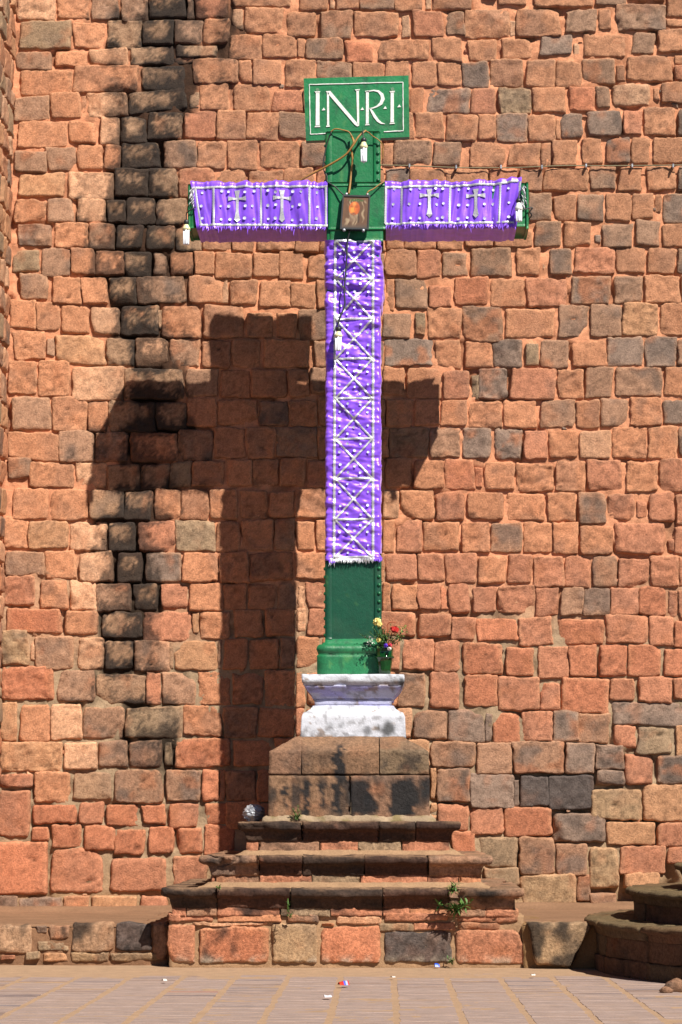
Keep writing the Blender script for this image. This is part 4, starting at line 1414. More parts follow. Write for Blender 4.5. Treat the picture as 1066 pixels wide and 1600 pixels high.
def sequins(root, surf, pts, r=2.4):
    loc = Vector(root.location)
    mb = MB()
    for (x, y) in pts:
        c0 = surf(x, y, 0.012) - loc
        v = [(c0.x, c0.y - 0.004, c0.z)]
        rr_ = r * R.uniform(0.85, 1.15)
        ta, tb = R.uniform(-0.3, 0.3), R.uniform(-0.3, 0.3)
        for ring, q in ((0, rr_ * 0.55), (1, rr_)):
            for k in range(9):
                a = 2 * math.pi * k / 9
                X, Z = q * math.cos(a) * 0.0067, q * math.sin(a) * 0.0067
                v.append((c0.x + X, c0.y - (0.0 if ring == 0 else 0.003) + ta * X + tb * Z, c0.z + Z))
        f = [(0, 1 + k, 1 + (k + 1) % 9) for k in range(9)] + [(1 + k, 10 + k, 10 + (k + 1) % 9, 1 + (k + 1) % 9) for k in range(9)]
        mb.add(v, f)
    return mb.out('sequins', M_sequin, root, stuff=True)


def fringe(root, surf, x0, x1, y, lmin, lmax, m, n, name='fringe'):
    loc = Vector(root.location)
    mb = MB()
    for i in range(n):
        x = x0 + (x1 - x0) * (i + R.random()) / n
        L = R.uniform(lmin, lmax)
        if R.random() < 0.08:
            L *= 1.7
        a = surf(x - R.uniform(.5, 1.1), y, 0.004) - loc
        b = surf(x + R.uniform(.5, 1.1), y, 0.004) - loc
        c_ = surf(x + R.uniform(-2.0, 1.2), y + L * 0.6, 0.012) - loc
        d_ = surf(x + R.uniform(-3, 2), y + L, 0.004 + R.uniform(0, 0.02)) - loc
        mb.add([tuple(a), tuple(b), tuple(c_ + Vector((0.004, 0, 0))), tuple(c_ - Vector((0.004, 0, 0))), tuple(d_)], [(0, 1, 2, 3), (3, 2, 4)])
    return mb.out(name, m, root, stuff=True)


def bezel_cross(root, surf, x, y0, y1, hb, yb):
    """embroidered silver cross with flared ends"""
    loc = Vector(root.location)
    def add(polys):
        mb = MB()
        for pg in polys:
            n = len(pg)
            a = [surf(px, py, 0.011) - loc for px, py in pg]
            b = [surf(px, py, 0.004) - loc for px, py in pg]
            mb.add([tuple(q) for q in a + b], [tuple(range(n - 1, -1, -1))] + [(i, (i + 1) % n, (i + 1) % n + n, i + n) for i in range(n)])
        return mb
    polys = []
    for (ya, yc) in zip(np.linspace(y0, y1, 9), np.linspace(y0, y1, 9)[1:]):
        def w(y):
            e = min(y - y0, y1 - y) / (y1 - y0)
            return 2.2 + 2.2 * math.exp(-(e / 0.10) ** 2 / 2)
        polys.append([(x - w(ya), ya), (x + w(ya), ya), (x + w(yc), yc), (x - w(yc), yc)])
    for (xa, xb) in zip(np.linspace(-hb, hb, 9), np.linspace(-hb, hb, 9)[1:]):
        def h(q):
            e = (hb - abs(q)) / hb
            return 1.5 + 2.0 * math.exp(-(e / 0.25) ** 2 / 2)
        polys.append([(x + xa, yb - h(xa)), (x + xb, yb - h(xb)), (x + xb, yb + h(xb)), (x + xa, yb + h(xa))])
    # tip of the upright
    polys.append([(x - 5, y1), (x + 5, y1), (x, y1 + 5)])
    o = add(polys).out('cross_emblem', M_silver, root, smooth=False)
    return o


xL0, xL1 = P(297, 320, 1.94).x, P(512, 320, 1.94).x
rootL, surfL = arm_cloth(xL0, xL1, 1, -1, 'purple satin cloth with two silver crosses wrapped over the left arm of the cross')
for pts in ([(303, 294), (380, 292), (512, 292)], [(312, 352), (400, 352), (512, 353)], [(305, 292), (309, 322), (314, 352)], [(334, 293), (334.5, 351)], [(408, 293), (408, 351)], [(484, 293), (484, 351)], [(509.5, 291), (509.5, 353)]):
    ribbon(rootL, surfL, pts)
bezel_cross(rootL, surfL, 371, 298, 343, 14, 311)
bezel_cross(rootL, surfL, 441, 298, 343, 14, 310)
sequins(rootL, surfL, [(x + R.uniform(-1.5, 1.5), y + R.uniform(-1.5, 1.5)) for x in (316, 346, 359, 383, 396, 420, 430, 458, 470, 496) for y in (300, 322, 343)])
fringe(rootL, surfL, 314, 511, 354, 3, 9, M_satin, 90)
xR0, xR1 = P(602, 320, 1.94).x, P(816, 320, 1.94).x
rootR, surfR = arm_cloth(xR0, xR1, 4, 1, 'purple satin cloth with two silver crosses wrapped over the right arm of the cross')
for pts in ([(603, 293), (700, 291), (780, 287), (810, 283)], [(602, 350), (700, 349), (806, 348)], [(603.5, 291), (602.5, 350)], [(628, 292), (627, 349)], [(704, 291), (702, 349)], [(782, 288), (780, 349)], [(813, 284), (808, 318), (804, 347)]):
    ribbon(rootR, surfR, pts)
bezel_cross(rootR, surfR, 671, 296, 336, 15, 306)
bezel_cross(rootR, surfR, 743.5, 296, 336, 15, 306)
sequins(rootR, surfR, [(x + R.uniform(-1.5, 1.5), y + R.uniform(-1.5, 1.5)) for x in (615, 641, 656, 682, 693, 716, 731, 757, 771, 795) for y in (296, 319, 341)])
fringe(rootR, surfR, 604, 806, 351, 3, 10, M_satin, 95)
# gathered ends tied at both tips
for sgn, root, xe, px in ((-1, rootL, XA0, 300), (1, rootR, XA1, 818)):
    mb = MB()
    loc = Vector(root.location)
    for k in range(26):
        a = R.uniform(0, 1)
        p0 = P(px + sgn * -1 + R.uniform(-3, 3), 290 + a * 30, 1.95)
        p1 = p0 + Vector((sgn * R.uniform(0.0, 0.03), R.uniform(-0.03, 0.01), -R.uniform(0.03, 0.08)))
        v, f = tube([p0 - loc, (p0 + p1) / 2 - loc + Vector((0, -0.012, 0)), p1 - loc], 0.004, 4, 2)
        mb.add(v, f)
    mb.out('silver_tassel', M_silver, root, stuff=True)

# cloth down the shaft
ZS0, ZS1 = P(560, 876, 1.93).z, P(560, 376, 1.93).z
rootS = thing('purple_shaft_cloth', 'long purple satin cloth with silver lattice braid down the shaft of the cross', 'cloth', (CX, PYc - HY, ZS0), 'purple satin cloths dressing the cross')
loc = np.array(rootS.location)
sec = []
W2 = HX + 0.006
yf, yb = PYc - HY - 0.026, PYc + HY + 0.01
for i in range(8):
    sec.append((-W2, yb + (yf + .03 - yb) * i / 8, -1, 0))
for i in range(5):
    a = math.pi / 2 * i / 5
    sec.append((-W2 + .03 - .03 * math.cos(a), yf + .03 - .03 * math.sin(a), -math.cos(a), -math.sin(a)))
for i in range(30):
    sec.append((-W2 + .03 + (2 * W2 - .06) * i / 30, yf, 0, -1))
for i in range(5):
    a = math.pi / 2 * i / 5
    sec.append((W2 - .03 + .03 * math.sin(a), yf + .03 - .03 * math.cos(a), math.sin(a), -math.cos(a)))
for i in range(9):
    sec.append((W2, yf + .03 + (yb - yf - .03) * i / 8, 1, 0))
nz = int((ZS1 - ZS0) / 0.0115)
v = np.array([(CX + a, b, ZS0 + (ZS1 - ZS0) * k / nz, c_, d_) for k in range(nz + 1) for (a, b, c_, d_) in sec])
# upper part hangs looser
loose = 1 + 0.9 * sst(P(560, 520, 1.93).z, P(560, 420, 1.93).z, v[:, 2])
dsp = folds_h(v[:, 0] + v[:, 1] * 0.5, v[:, 2]) * loose
side = np.abs(v[:, 3])
bulge = 0.03 * np.exp(-((v[:, 2] - P(560, 440, 1.93).z) / 0.22) ** 2)
v[:, 0] += v[:, 3] * (dsp * 0.55 + bulge * (v[:, 3] > 0))
v[:, 1] += v[:, 4] * dsp
mo('fabric', v[:, :3] - loc, grid_faces(nz, len(sec) - 1), M_satin, rootS)


def surfS(px, py, lift=0.006):
    w = P(px, py, 1.94)
    lo = 1 + 0.9 * float(sst(P(560, 520, 1.93).z, P(560, 420, 1.93).z, np.array([w.z]))[0])
    dd = folds_h(np.array([w.x + yf * 0.5]), np.array([w.z]))[0] * lo
    return Vector((w.x, yf - dd - lift, w.z))


ys = [378, 437, 499, 561, 623, 686, 748, 812, 871]
xl, xr_ = (lambda y: 524 - (y - 380) * 0.004), (lambda y: 583 - (y - 380) * 0.0)
ribbon(rootS, surfS, [(xl(y), y) for y in (376, 500, 700, 873)], 4.6)
ribbon(rootS, surfS, [(xr_(y), y) for y in (376, 500, 700, 873)], 4.6)
for i, y in enumerate(ys):
    ribbon(rootS, surfS, [(xl(y), y), (xr_(y), y - 1)], 3.8)
    if i < len(ys) - 1:
        ribbon(rootS, surfS, [(xl(y) + 1, y), (xr_(y) - 1, ys[i + 1])], 3.5, lift=0.010)
        ribbon(rootS, surfS, [(xr_(y) - 1, y), (xl(y) + 1, ys[i + 1])], 3.5, lift=0.013)
sq_ = []
for i in range(len(ys) - 1):
    y0, y1 = ys[i], ys[i + 1]
    for (a, b) in ((0.33, 0.14), (0.67, 0.14), (0.5, 0.3), (0.13, 0.33), (0.87, 0.33), (0.13, 0.66), (0.87, 0.66), (0.33, 0.86), (0.67, 0.86), (0.5, 0.7)):
        sq_.append((524 + 59 * a + R.uniform(-1, 1), y0 + (y1 - y0) * b + R.uniform(-1, 1)))
sequins(rootS, surfS, sq_, 2.1)
fringe(rootS, surfS, 516, 586, 872, 5, 9, M_silver, 75)
fringe(rootS, surfS, 514, 524, 874, 5, 9, M_satin, 12, 'frayed_hem')
fringe(rootS, surfS, 586, 598, 872, 4, 8, M_satin, 12, 'frayed_hem')

# ------------------------------------------------------------------ painted picture at the crossing
pic = thing('framed_picture', 'small dark framed painting of a bearded long haired man hung at the crossing', 'picture', tuple(P(555, 357, 2.02)))
loc = Vector(pic.location)
Q = [P(532.5, 357.5, 2.03), P(575.5, 358, 2.03), P(578, 307, 1.99), P(536.5, 306, 1.99)]


def qp(s, t, off=0.0):
    p = (Q[0] * (1 - s) + Q[1] * s) * (1 - t) + (Q[3] * (1 - s) + Q[2] * s) * t
    return p + Vector((0, -off, 0)) - loc


def qbox(s0, s1, t0, t1, o0, o1):
    v = [qp(s0, t0, o1), qp(s1, t0, o1), qp(s1, t1, o1), qp(s0, t1, o1), qp(s0, t0, o0), qp(s1, t0, o0), qp(s1, t1, o0), qp(s0, t1, o0)]
    return [tuple(a) for a in v], [(0, 1, 2, 3), (7, 6, 5, 4), (1, 0, 4, 5), (2, 1, 5, 6), (3, 2, 6, 7), (0, 3, 7, 4)]


v, f = qbox(-0.015, 1.015, -0.015, 1.015, -0.07, 0.0)
mo('backing_box', v, f, M_black, pic, smooth=False)
for b in ((-0.02, 0.035, -0.02, 1.02), (0.965, 1.02, -0.02, 1.02), (0.035, 0.965, 0.975, 1.02), (0.035, 0.965, -0.02, 0.03)):
    v, f = qbox(*b, 0.0, 0.016)
    mo('frame_rail', v, f, M_black, pic, smooth=False)
n, m = 64, 84
s, t = np.meshgrid(np.linspace(0.035, 0.965, n + 1), np.linspace(0.03, 0.975, m + 1), indexing='ij')
s = s.ravel(); t = t.ravel()
p = np.stack([s * 1.0, np.zeros_like(s), t * 1.25], 1)
c = np.tile(alb((112, 76, 50), 1.25), (len(s), 1)) * (0.75 + 0.5 * fbm(p, 5, 3, 3))[:, None]


def blend(c, m_, col):
    m_ = np.clip(m_, 0, 1)[:, None]
    return c * (1 - m_) + alb(col, 1.25) * m_


c = blend(c, sst(0.25, 0.0, t) * 0.8, (84, 76, 68))
hair = sst(0.36, 0.28, np.abs(s - 0.52 + 0.03 * np.sin(t * 22)) * (0.8 + 0.2 * t)) * sst(0.06, 0.2, t) * sst(0.93, 0.8, t)
c = blend(c, hair * 0.85, (104, 72, 48))
strand = sst(0.55, 0.75, noise(np.stack([s * 2.2 + 0.08 * np.sin(t * 17), s * 0, t * 0.5], 1), 9, 4)) * hair
c = blend(c, strand * 0.9, (176, 150, 118))
face = sst(1.0, 0.82, ((s - 0.45) / 0.21) ** 2 + ((t - 0.62) / 0.22) ** 2)
c = blend(c, face, (212, 104, 42))
c = blend(c, face * sst(0.14, 0.02, np.hypot((s - 0.38), (t - 0.58) * 0.8)) * 0.9, (240, 160, 66))
c = blend(c, face * sst(0.10, 0.02, np.hypot((s - 0.44), (t - 0.76))) * 0.8, (236, 160, 84))
c = blend(c, face * sst(0.50, 0.66, s) * 0.7, (160, 64, 26))
for ex in (0.35, 0.53):
    c = blend(c, sst(1, 0.3, ((s - ex) / 0.065) ** 2 + ((t - 0.665) / 0.016) ** 2) * 0.85, (84, 40, 22))
    c = blend(c, sst(1, 0.3, ((s - ex) / 0.075) ** 2 + ((t - 0.72 + 1.5 * (s - ex) ** 2 * 8) / 0.012) ** 2) * 0.6, (96, 50, 26))
c = blend(c, sst(1, 0.2, ((s - 0.455) / 0.018) ** 2 + ((t - 0.60) / 0.075) ** 2) * 0.5, (150, 64, 30))
c = blend(c, sst(1, 0.3, ((s - 0.43) / 0.06) ** 2 + ((t - 0.475) / 0.014) ** 2) * 0.8, (120, 30, 26))
beard = sst(1.0, 0.6, ((s - 0.42) / 0.16) ** 2 + ((t - 0.33) / 0.16) ** 2)
c = blend(c, beard * 0.75 * (0.6 + 0.5 * noise(p, 25, 8)), (140, 112, 88))
c = blend(c, sst(1, 0.7, ((s - 0.42) / 0.13) ** 2 + ((t - 0.45) / 0.05) ** 2) * 0.4, (116, 58, 34))
crown = sst(1.0, 0.6, ((s - 0.5) / 0.32) ** 2 + ((t - 0.875 + 0.25 * (s - 0.5) ** 2) / 0.05) ** 2)
c = blend(c, crown * (0.4 + 0.8 * noise(p, 30, 2)), (70, 92, 44))
c = blend(c, crown * sst(0.6, 0.8, noise(p, 34, 12)), (134, 130, 70))
c = blend(c, sst(1, 0.6, ((s - 0.62) / 0.05) ** 2 + ((t - 0.3) / 0.14) ** 2) * 0.7, (60, 40, 30))
vv = np.array([tuple(qp(a, b, 0.006)) for a, b in zip(s, t)])
mo('painting', vv, grid_faces(n, m), M_paintg, pic, c)
for (a, b) in ((0.13, -0.045), (0.83, -0.05), (0.12, 1.05), (0.9, 1.05)):
    q = qp(a, b, 0.005)
    v, f = lathe([(0.001, 0.012), (0.016, 0.010), (0.018, -0.004), (0.012, -0.02)], (0, 0, 0), 10)
    o = mo('clip', np.asarray(v), f, M_foil, pic)
    o.location = q
    o.rotation_euler = (math.radians(90), 0, 0)

# ------------------------------------------------------------------ energy saving bulbs
def bulb(px, y0, yb0, yb1, y1, z, label, white=False, tilt=0.0):
    a, b, c_, d_ = P(px, y0, z).z, P(px, yb0, z).z, P(px, yb1, z).z, P(px, y1, z).z
    x = P(px, y0, z).x
    root = thing('light_bulb', label, 'light bulb', (x, -z, a), 'bulbs wired to the cross')
    v, f = lathe([(0.006, 0), (0.022, -0.006), (0.03, -0.02), (0.03, (b - a) * 0.8), (0.024, b - a)], (0, 0, 0), 14)
    mo('lamp_holder', v, f, M_black, root)
    h = b - c_
    v, f = lathe([(0.02, b - a + 0.002), (0.028, b - a - h * .15), (0.03, b - a - h * 0.3), (0.042, b - a - h * .6), (0.044, c_ - a + 0.01), (0.036, c_ - a)], (0, 0, 0), 18)
    mo('bulb_base', v, f, M_bulbwhite if white else M_bulbbase, root)
    for (ox, oy) in ((-0.022, -0.012), (0.0, -0.024), (0.022, -0.012), (0.0, 0.018)):
        v, f = lathe([(0.0125, c_ - a + 0.002), (0.0125, d_ - a + 0.014), (0.009, d_ - a + 0.003), (0.002, d_ - a)], (ox, oy, 0), 10)
        mo('glass_tube', v, f, M_bulb, root)
    root.rotation_euler = (0, tilt, 0)
    return root


bulb(568.5, 215, 222, 232, 254, 2.10, 'bulb hanging in front of the shaft just below the lettered board')
bulb(810.5, 310, 317, 329, 347, 2.06, 'bulb with white base hanging at the right tip of the cross', True)
bulb(291.5, 343, 351, 360, 383, 1.92, 'bulb hanging below the left tip of the cross')
bulb(529.5, 510, 518, 527, 549, 2.05, 'bulb hanging against the purple cloth halfway down the shaft', tilt=0.03)


def cable(name, label, pts, r, m, cat='cable', group=None):
    p0 = Vector(pts[0])
    v, f = tube([Vector(p) - p0 for p in pts], r, 6, 6)
    o = mo(name, v, f, m)
    o.location = p0
    return tagm(o, label, cat, group)


PP = lambda l: [P(*a) for a in l]
cable('brown_cable', 'brown cable sagging from the board foot down to the left arm of the cross', PP([(572, 204, 1.98), (561, 213, 2.02), (552, 227, 2.03), (541, 241, 2.02), (525, 252, 2.0), (505, 263, 1.97), (480, 276, 1.93), (462, 287, 1.9)]), 0.011, M_cable)
cable('brown_cable', 'brown cable running straight down the upper shaft to the framed picture', PP([(549, 212, 1.95), (553, 222, 2.0), (549, 232, 1.97), (551, 250, 1.96), (549, 270, 1.96), (547, 290, 1.98), (545, 303, 2.0)]), 0.012, M_cable)
cable('black_wire', 'thin black wire hanging from the picture down to the bulb on the purple cloth', PP([(547, 359, 2.02), (543, 378, 2.0), (542, 400, 2.01), (540, 430, 2.01), (538, 455, 2.02), (539, 475, 2.02), (534, 490, 2.03), (529, 505, 2.04), (529.5, 513, 2.05)]), 0.009, M_wire)
cable('black_wire', 'black wire looping beside the left edge of the upper shaft', PP([(518, 206, 1.95), (512, 222, 1.93), (507, 243, 1.93), (505, 262, 1.93), (511, 275, 1.94), (512, 284, 1.95), (524, 292, 1.97), (534, 302, 1.99), (540, 306, 2.0)]), 0.007, M_wire)
cable('black_wire', 'short wire loop resting on the top of the shaft under the board', PP([(517, 206, 1.95), (524, 201.5, 1.96), (535, 203, 1.97), (545, 206, 1.98), (550, 213, 1.99)]), 0.007, M_cable)
cable('brown_cable', 'short cable tied from the upper right shaft edge to the picture corner', PP([(600, 284, 1.96), (592, 289, 1.98), (584, 295, 1.99), (576, 299, 2.0), (573, 304, 2.0)]), 0.007, M_cable)
cable('brown_cable', 'short cable from the knot below the board to the right shaft edge', PP([(570, 204, 1.97), (576, 207, 2.0), (583, 213, 1.97), (592, 219, 1.95), (598, 228, 1.93), (598, 250, 1.92)]), 0.006, M_cable)
cable('black_wire', 'wire holding the bulb below the lettered board', PP([(568, 203, 1.98), (567, 207, 2.06), (568.5, 216, 2.10)]), 0.006, M_wire)
cable('black_wire', 'wire holding the bulb at the right tip of the cross', PP([(818, 296, 1.95), (812, 300, 2.03), (810.5, 311, 2.06)]), 0.007, M_wire)
cable('black_wire', 'tangled wire sticking out past the right tip of the cross', PP([(813, 318, 1.98), (820, 327, 1.98), (826, 325, 1.97), (832, 325, 1.96), (828, 331, 1.95), (831, 336, 1.93), (826, 343, 1.9)]), 0.007, M_wire)
cable('black_wire', 'wire holding the bulb below the left tip of the cross', PP([(306, 323, 1.96), (298, 328, 1.97), (292, 333, 1.94), (291.5, 344, 1.92)]), 0.007, M_wire)
ww = thing('wall_wire', 'thin olive wire clipped straight across the wall right of the cross', 'cable', tuple(P(600, 258, 0.07)))
loc = Vector(ww.location)
v, f = tube([P(x, y, 0.068) - loc for x, y in ((560, 257), (640, 259), (720, 262), (800, 262), (880, 259), (960, 259), (1066, 258), (1160, 257), (1250, 257))], 0.0065, 6, 8)
mo('wire', v, f, M_wallwire, ww)
for px in (640, 713, 783, 847, 916, 988, 1052):
    q = P(px, 259 + (2 if 700 < px < 860 else 0), 0.085) - loc
    v, f = box(q.x - 0.008, q.x + 0.008, q.y - 0.018, q.y + 0.07, q.z - 0.022, q.z + 0.02)
    mo('clip', v, f, M_foil, ww, smooth=False)

# ------------------------------------------------------------------ vase and flowers
VZ = 2.09
vb = P(601, 1055, VZ)
vase = thing('flower_vase', 'dark green fluted glass vase at the right corner of the white plinth', 'vase', (vb.x, -VZ, 2.9))
HV = P(601, 1013, VZ).z - 2.9
prof = [(0.055, 0.0), (0.062, 0.01), (0.068, 0.06), (0.078, 0.13), (0.083, 0.165), (0.094, 0.17), (0.096, 0.18), (0.084, 0.187), (0.084, 0.24), (0.088, HV - 0.01), (0.091, HV), (0.083, HV), (0.078, 0.20), (0.01, 0.19)]
v, f = lathe(prof, (0, 0, 0), 48, 0.025, 12)
mo('vase_body', v, f, M_vase, vase)
v, f = lathe([(0.079, 0.168), (0.099, 0.170), (0.103, 0.178), (0.099, 0.187), (0.079, 0.189)], (0, 0, 0), 36)
mo('vase_ring', v, f, M_vase, vase)
bq = thing('flower_bouquet', 'small bouquet of yellow, red and purple flowers with loose leaves in the green vase', 'flowers', (vb.x, -VZ, 2.9 + HV))
loc = Vector(bq.location)
rb = random.Random(3)


def leaf(mb, p, d, L, w, up=Vector((0, 0, 1))):
    d = d.normalized()
    s_ = d.cross(up)
    if s_.length < 0.01:
        s_ = Vector((1, 0, 0))
    s_.normalize()
    n_ = s_.cross(d)
    a = p; b = p + d * L * 0.4 + s_ * w + n_ * w * .3; c_ = p + d * L * 0.45; e = p + d * L * 0.4 - s_ * w + n_ * w * .3; t_ = p + d * L - n_ * w * .5
    mb.add([tuple(q) for q in (a, b, c_, e, t_)], [(0, 1, 2), (0, 2, 3), (1, 4, 2), (2, 4, 3)])


mbl, mbs = MB(), MB()
for k in range(46):
    ang = rb.uniform(0, 2 * math.pi)
    tip = Vector((0.03 * math.cos(ang) + rb.gauss(0.02, 0.085), 0.05 * math.sin(ang) + rb.gauss(0, 0.04), rb.uniform(0.04, 0.235)))
    base = Vector((rb.uniform(-0.03, 0.03), rb.uniform(-0.03, 0.03), -0.04))
    v, f = tube([base, (base + tip) / 2 + Vector((rb.uniform(-.01, .01), 0, 0.02)), tip], 0.0025, 4, 3)
    mbs.add(v, f)
    for j in range(8):
        pp = base.lerp(tip, rb.uniform(0.45, 1.05)) + Vector((rb.gauss(0, .012), rb.gauss(0, .012), rb.gauss(0, .012)))
        leaf(mbl, pp, Vector((rb.gauss(0, 1), rb.gauss(-0.3, 1), rb.gauss(0.4, .8))), rb.uniform(0.025, 0.05), rb.uniform(0.006, 0.012))
mbs.out('stems', M_leafd, bq, stuff=True)
mbl.out('foliage', M_leafd, bq, smooth=False, stuff=True)


def petals(name, c0, r, m_, n=26, par=bq):
    mb = MB()
    for k in range(n):
        th = rb.uniform(0, 2 * math.pi); ph = math.acos(rb.uniform(-0.6, 1))
        d = Vector((math.sin(ph) * math.cos(th), math.sin(ph) * math.sin(th), math.cos(ph)))
        s_ = d.cross(Vector((0.3, 0.2, 1))).normalized()
        u_ = s_.cross(d)
        q = c0 + d * r * rb.uniform(0.5, 0.9)
        w = r * 0.55
        mb.add([tuple(q - s_ * w - u_ * w), tuple(q + s_ * w - u_ * w), tuple(q + s_ * w * 1.1 + u_ * w + d * r * .1), tuple(q - s_ * w * 1.1 + u_ * w + d * r * .1), tuple(q - d * r * .15)], [(0, 1, 4), (1, 2, 4), (2, 3, 4), (3, 0, 4)])
    mb.out(name, m_, par, smooth=True)


def fm(name, c):
    return flat_mat(name, c, 0.6, var=0.25, scale=60)


M_fy, M_fr, M_fp, M_fw = fm('yellow_petal', (0.75, 0.62, 0.2)), fm('red_petal', (0.55, 0.02, 0.015)), fm('purple_petal', (0.12, 0.03, 0.55)), fm('white_petal', (0.75, 0.72, 0.66))
M_fpk, M_stemr = fm('pink_petal', (0.7, 0.08, 0.12)), fm('dry_red_stem', (0.35, 0.08, 0.03))
fl = lambda px, py, z: P(px, py, z) - loc
petals('yellow_flower', fl(589.5, 972, VZ + 0.03), 0.040, M_fy)
petals('yellow_flower', fl(593, 976, VZ + 0.05), 0.028, M_fy)
petals('red_flower', fl(617, 984, VZ + 0.05), 0.036, M_fr)
petals('red_flower', fl(613, 982, VZ + 0.05), 0.020, M_fr, 14)
petals('purple_flower', fl(603, 1009, VZ + 0.11), 0.022, M_fp, 18)
petals('pink_flower', fl(609, 1008, VZ + 0.11), 0.022, M_fpk, 18)
petals('white_flower', fl(608.5, 1014, VZ + 0.12), 0.019, M_fw, 18)
petals('yellow_flower', fl(592, 1000, VZ + 0.08), 0.024, M_fy, 16)
mb = MB()
for k in range(40):
    q = fl(579 + rb.gauss(0, 4), 1002 + rb.gauss(0, 2.5), VZ + 0.05 + rb.uniform(-.03, .03))
    leaf(mb, q, Vector((rb.gauss(-0.5, 1), rb.gauss(0, 1), rb.gauss(0, 1))), 0.022, 0.006)
mb.out('pale_sprig', M_fw, bq, smooth=False)
mb = MB()
for (x, y) in ((622, 980), (627, 984), (632, 982), (620, 992), (626, 995), (623, 999), (634, 986)):
    for k in range(7):
        leaf(mb, fl(x + rb.gauss(0, 2), y + rb.gauss(0, 2), VZ + 0.02), Vector((rb.gauss(0.4, 1), rb.gauss(0, 1), rb.gauss(0.3, 1))), 0.035, 0.009)
M_lg = flat_mat('light_leaf', (0.16, 0.30, 0.05), 0.5, var=0.3, scale=50)
mb.out('light_leaves', M_lg, bq, smooth=False)
v, f = tube([fl(604, 1000, VZ), fl(606, 985, VZ + .02), fl(606, 975, VZ + .02), fl(612, 972, VZ + .03), fl(619, 973, VZ + .03)], 0.005, 5, 4)
mo('red_stem', v, f, M_stemr, bq)
v, f = tube([fl(597, 1012, VZ), fl(594, 992, VZ + .02), fl(591, 976, VZ + .03)], 0.005, 5, 4)
mo('flower_stem', v, f, M_leafd, bq)

# ------------------------------------------------------------------ crumpled silver ball on the top step
bp = P(397, 1283, 2.22)
rb2 = np.random.RandomState(4)
n, m = 26, 20
vv = []
for i in range(n):
    for j in range(m + 1):
        th = 2 * math.pi * i / n; ph = math.pi * j / m
        vv.append((math.sin(ph) * math.cos(th), math.sin(ph) * math.sin(th), math.cos(ph)))
vv = np.array(vv)
rr_ = 0.85 + 0.35 * np.abs(fbm(vv + 5, 2.4, 3, 3) - 0.5) * 2 + 0.2 * (np.abs(noise(vv + 3, 5, 8) - 0.5) * 2)
vv = vv * rr_[:, None] * np.array([0.115, 0.09, 0.088])
ff = [(i * (m + 1) + j, i * (m + 1) + j + 1, ((i + 1) % n) * (m + 1) + j + 1, ((i + 1) % n) * (m + 1) + j) for i in range(n) for j in range(m)]
o = mo('crumpled_foil_bag', vv, ff, M_foil, smooth=False)
o.location = (bp.x, -2.20, tops[0] + 0.085)
tagm(o, 'crumpled silver grey bag lying at the left end of the top step', 'litter')

# ------------------------------------------------------------------ weeds
def weed(px, py, z, H, n, spread, label, L=0.06, hang=False, grp='weeds growing from the podium joints'):
    b = P(px, py, z)
    root = thing('weed', label, 'weed', tuple(b), grp)
    ms, ml = MB(), MB()
    for k in range(n):
        a = rb.uniform(0, 2 * math.pi)
        dz = -1 if hang else 1
        tip = Vector((math.cos(a) * spread * rb.uniform(.3, 1), -abs(math.sin(a)) * spread * rb.uniform(.3, 1), H * rb.uniform(0.5, 1) * dz))
        v, f = tube([Vector((0, 0.02, 0)), tip * 0.5 + Vector((0, -0.02, H * .1)), tip], 0.0035, 4, 3)
        ms.add(v, f)
        for j in range(9):
            t_ = rb.uniform(0.25, 1.05)
            pp = tip * t_ + Vector((0, -0.01, 0))
            leaf(ml, pp, Vector((rb.gauss(0, 1), rb.gauss(-0.4, .7), rb.gauss(0.1, .5))), L * rb.uniform(0.7, 1.2), L * 0.14)
    ms.out('stems', M_leaf, root, stuff=True)
    ml.out('leaves', M_leaf, root, smooth=False, stuff=True)
    return root


weed(466, 1284, 2.57, 0.17, 5, 0.07, 'small green weed at the foot of the pedestal on the top step', 0.045)
weed(343, 1390, 3.5, 0.05, 4, 0.05, 'tiny bright green weed on the lowest step near its left joint', 0.03)
weed(450, 1404, 3.57, 0.14, 2, 0.03, 'thin weed hanging from a joint of the lowest step', 0.04, True)
weed(454, 1434, 3.42, 0.05, 3, 0.04, 'tiny weed in the joint under the lowest step left of centre', 0.03)
weed(710, 1425, 3.42, 0.10, 11, 0.17, 'large spiky green weed below the lowest step on the right', 0.10)
weed(708, 1396, 3.57, 0.11, 6, 0.07, 'green weed sprouting on the lowest step above the spiky one', 0.07)
weed(707, 1508, 3.38, 0.09, 4, 0.06, 'small green weed at the foot of the dark base block on the pavement', 0.045)

# ------------------------------------------------------------------ benches either side of the podium
DUST = alb((146, 112, 86))


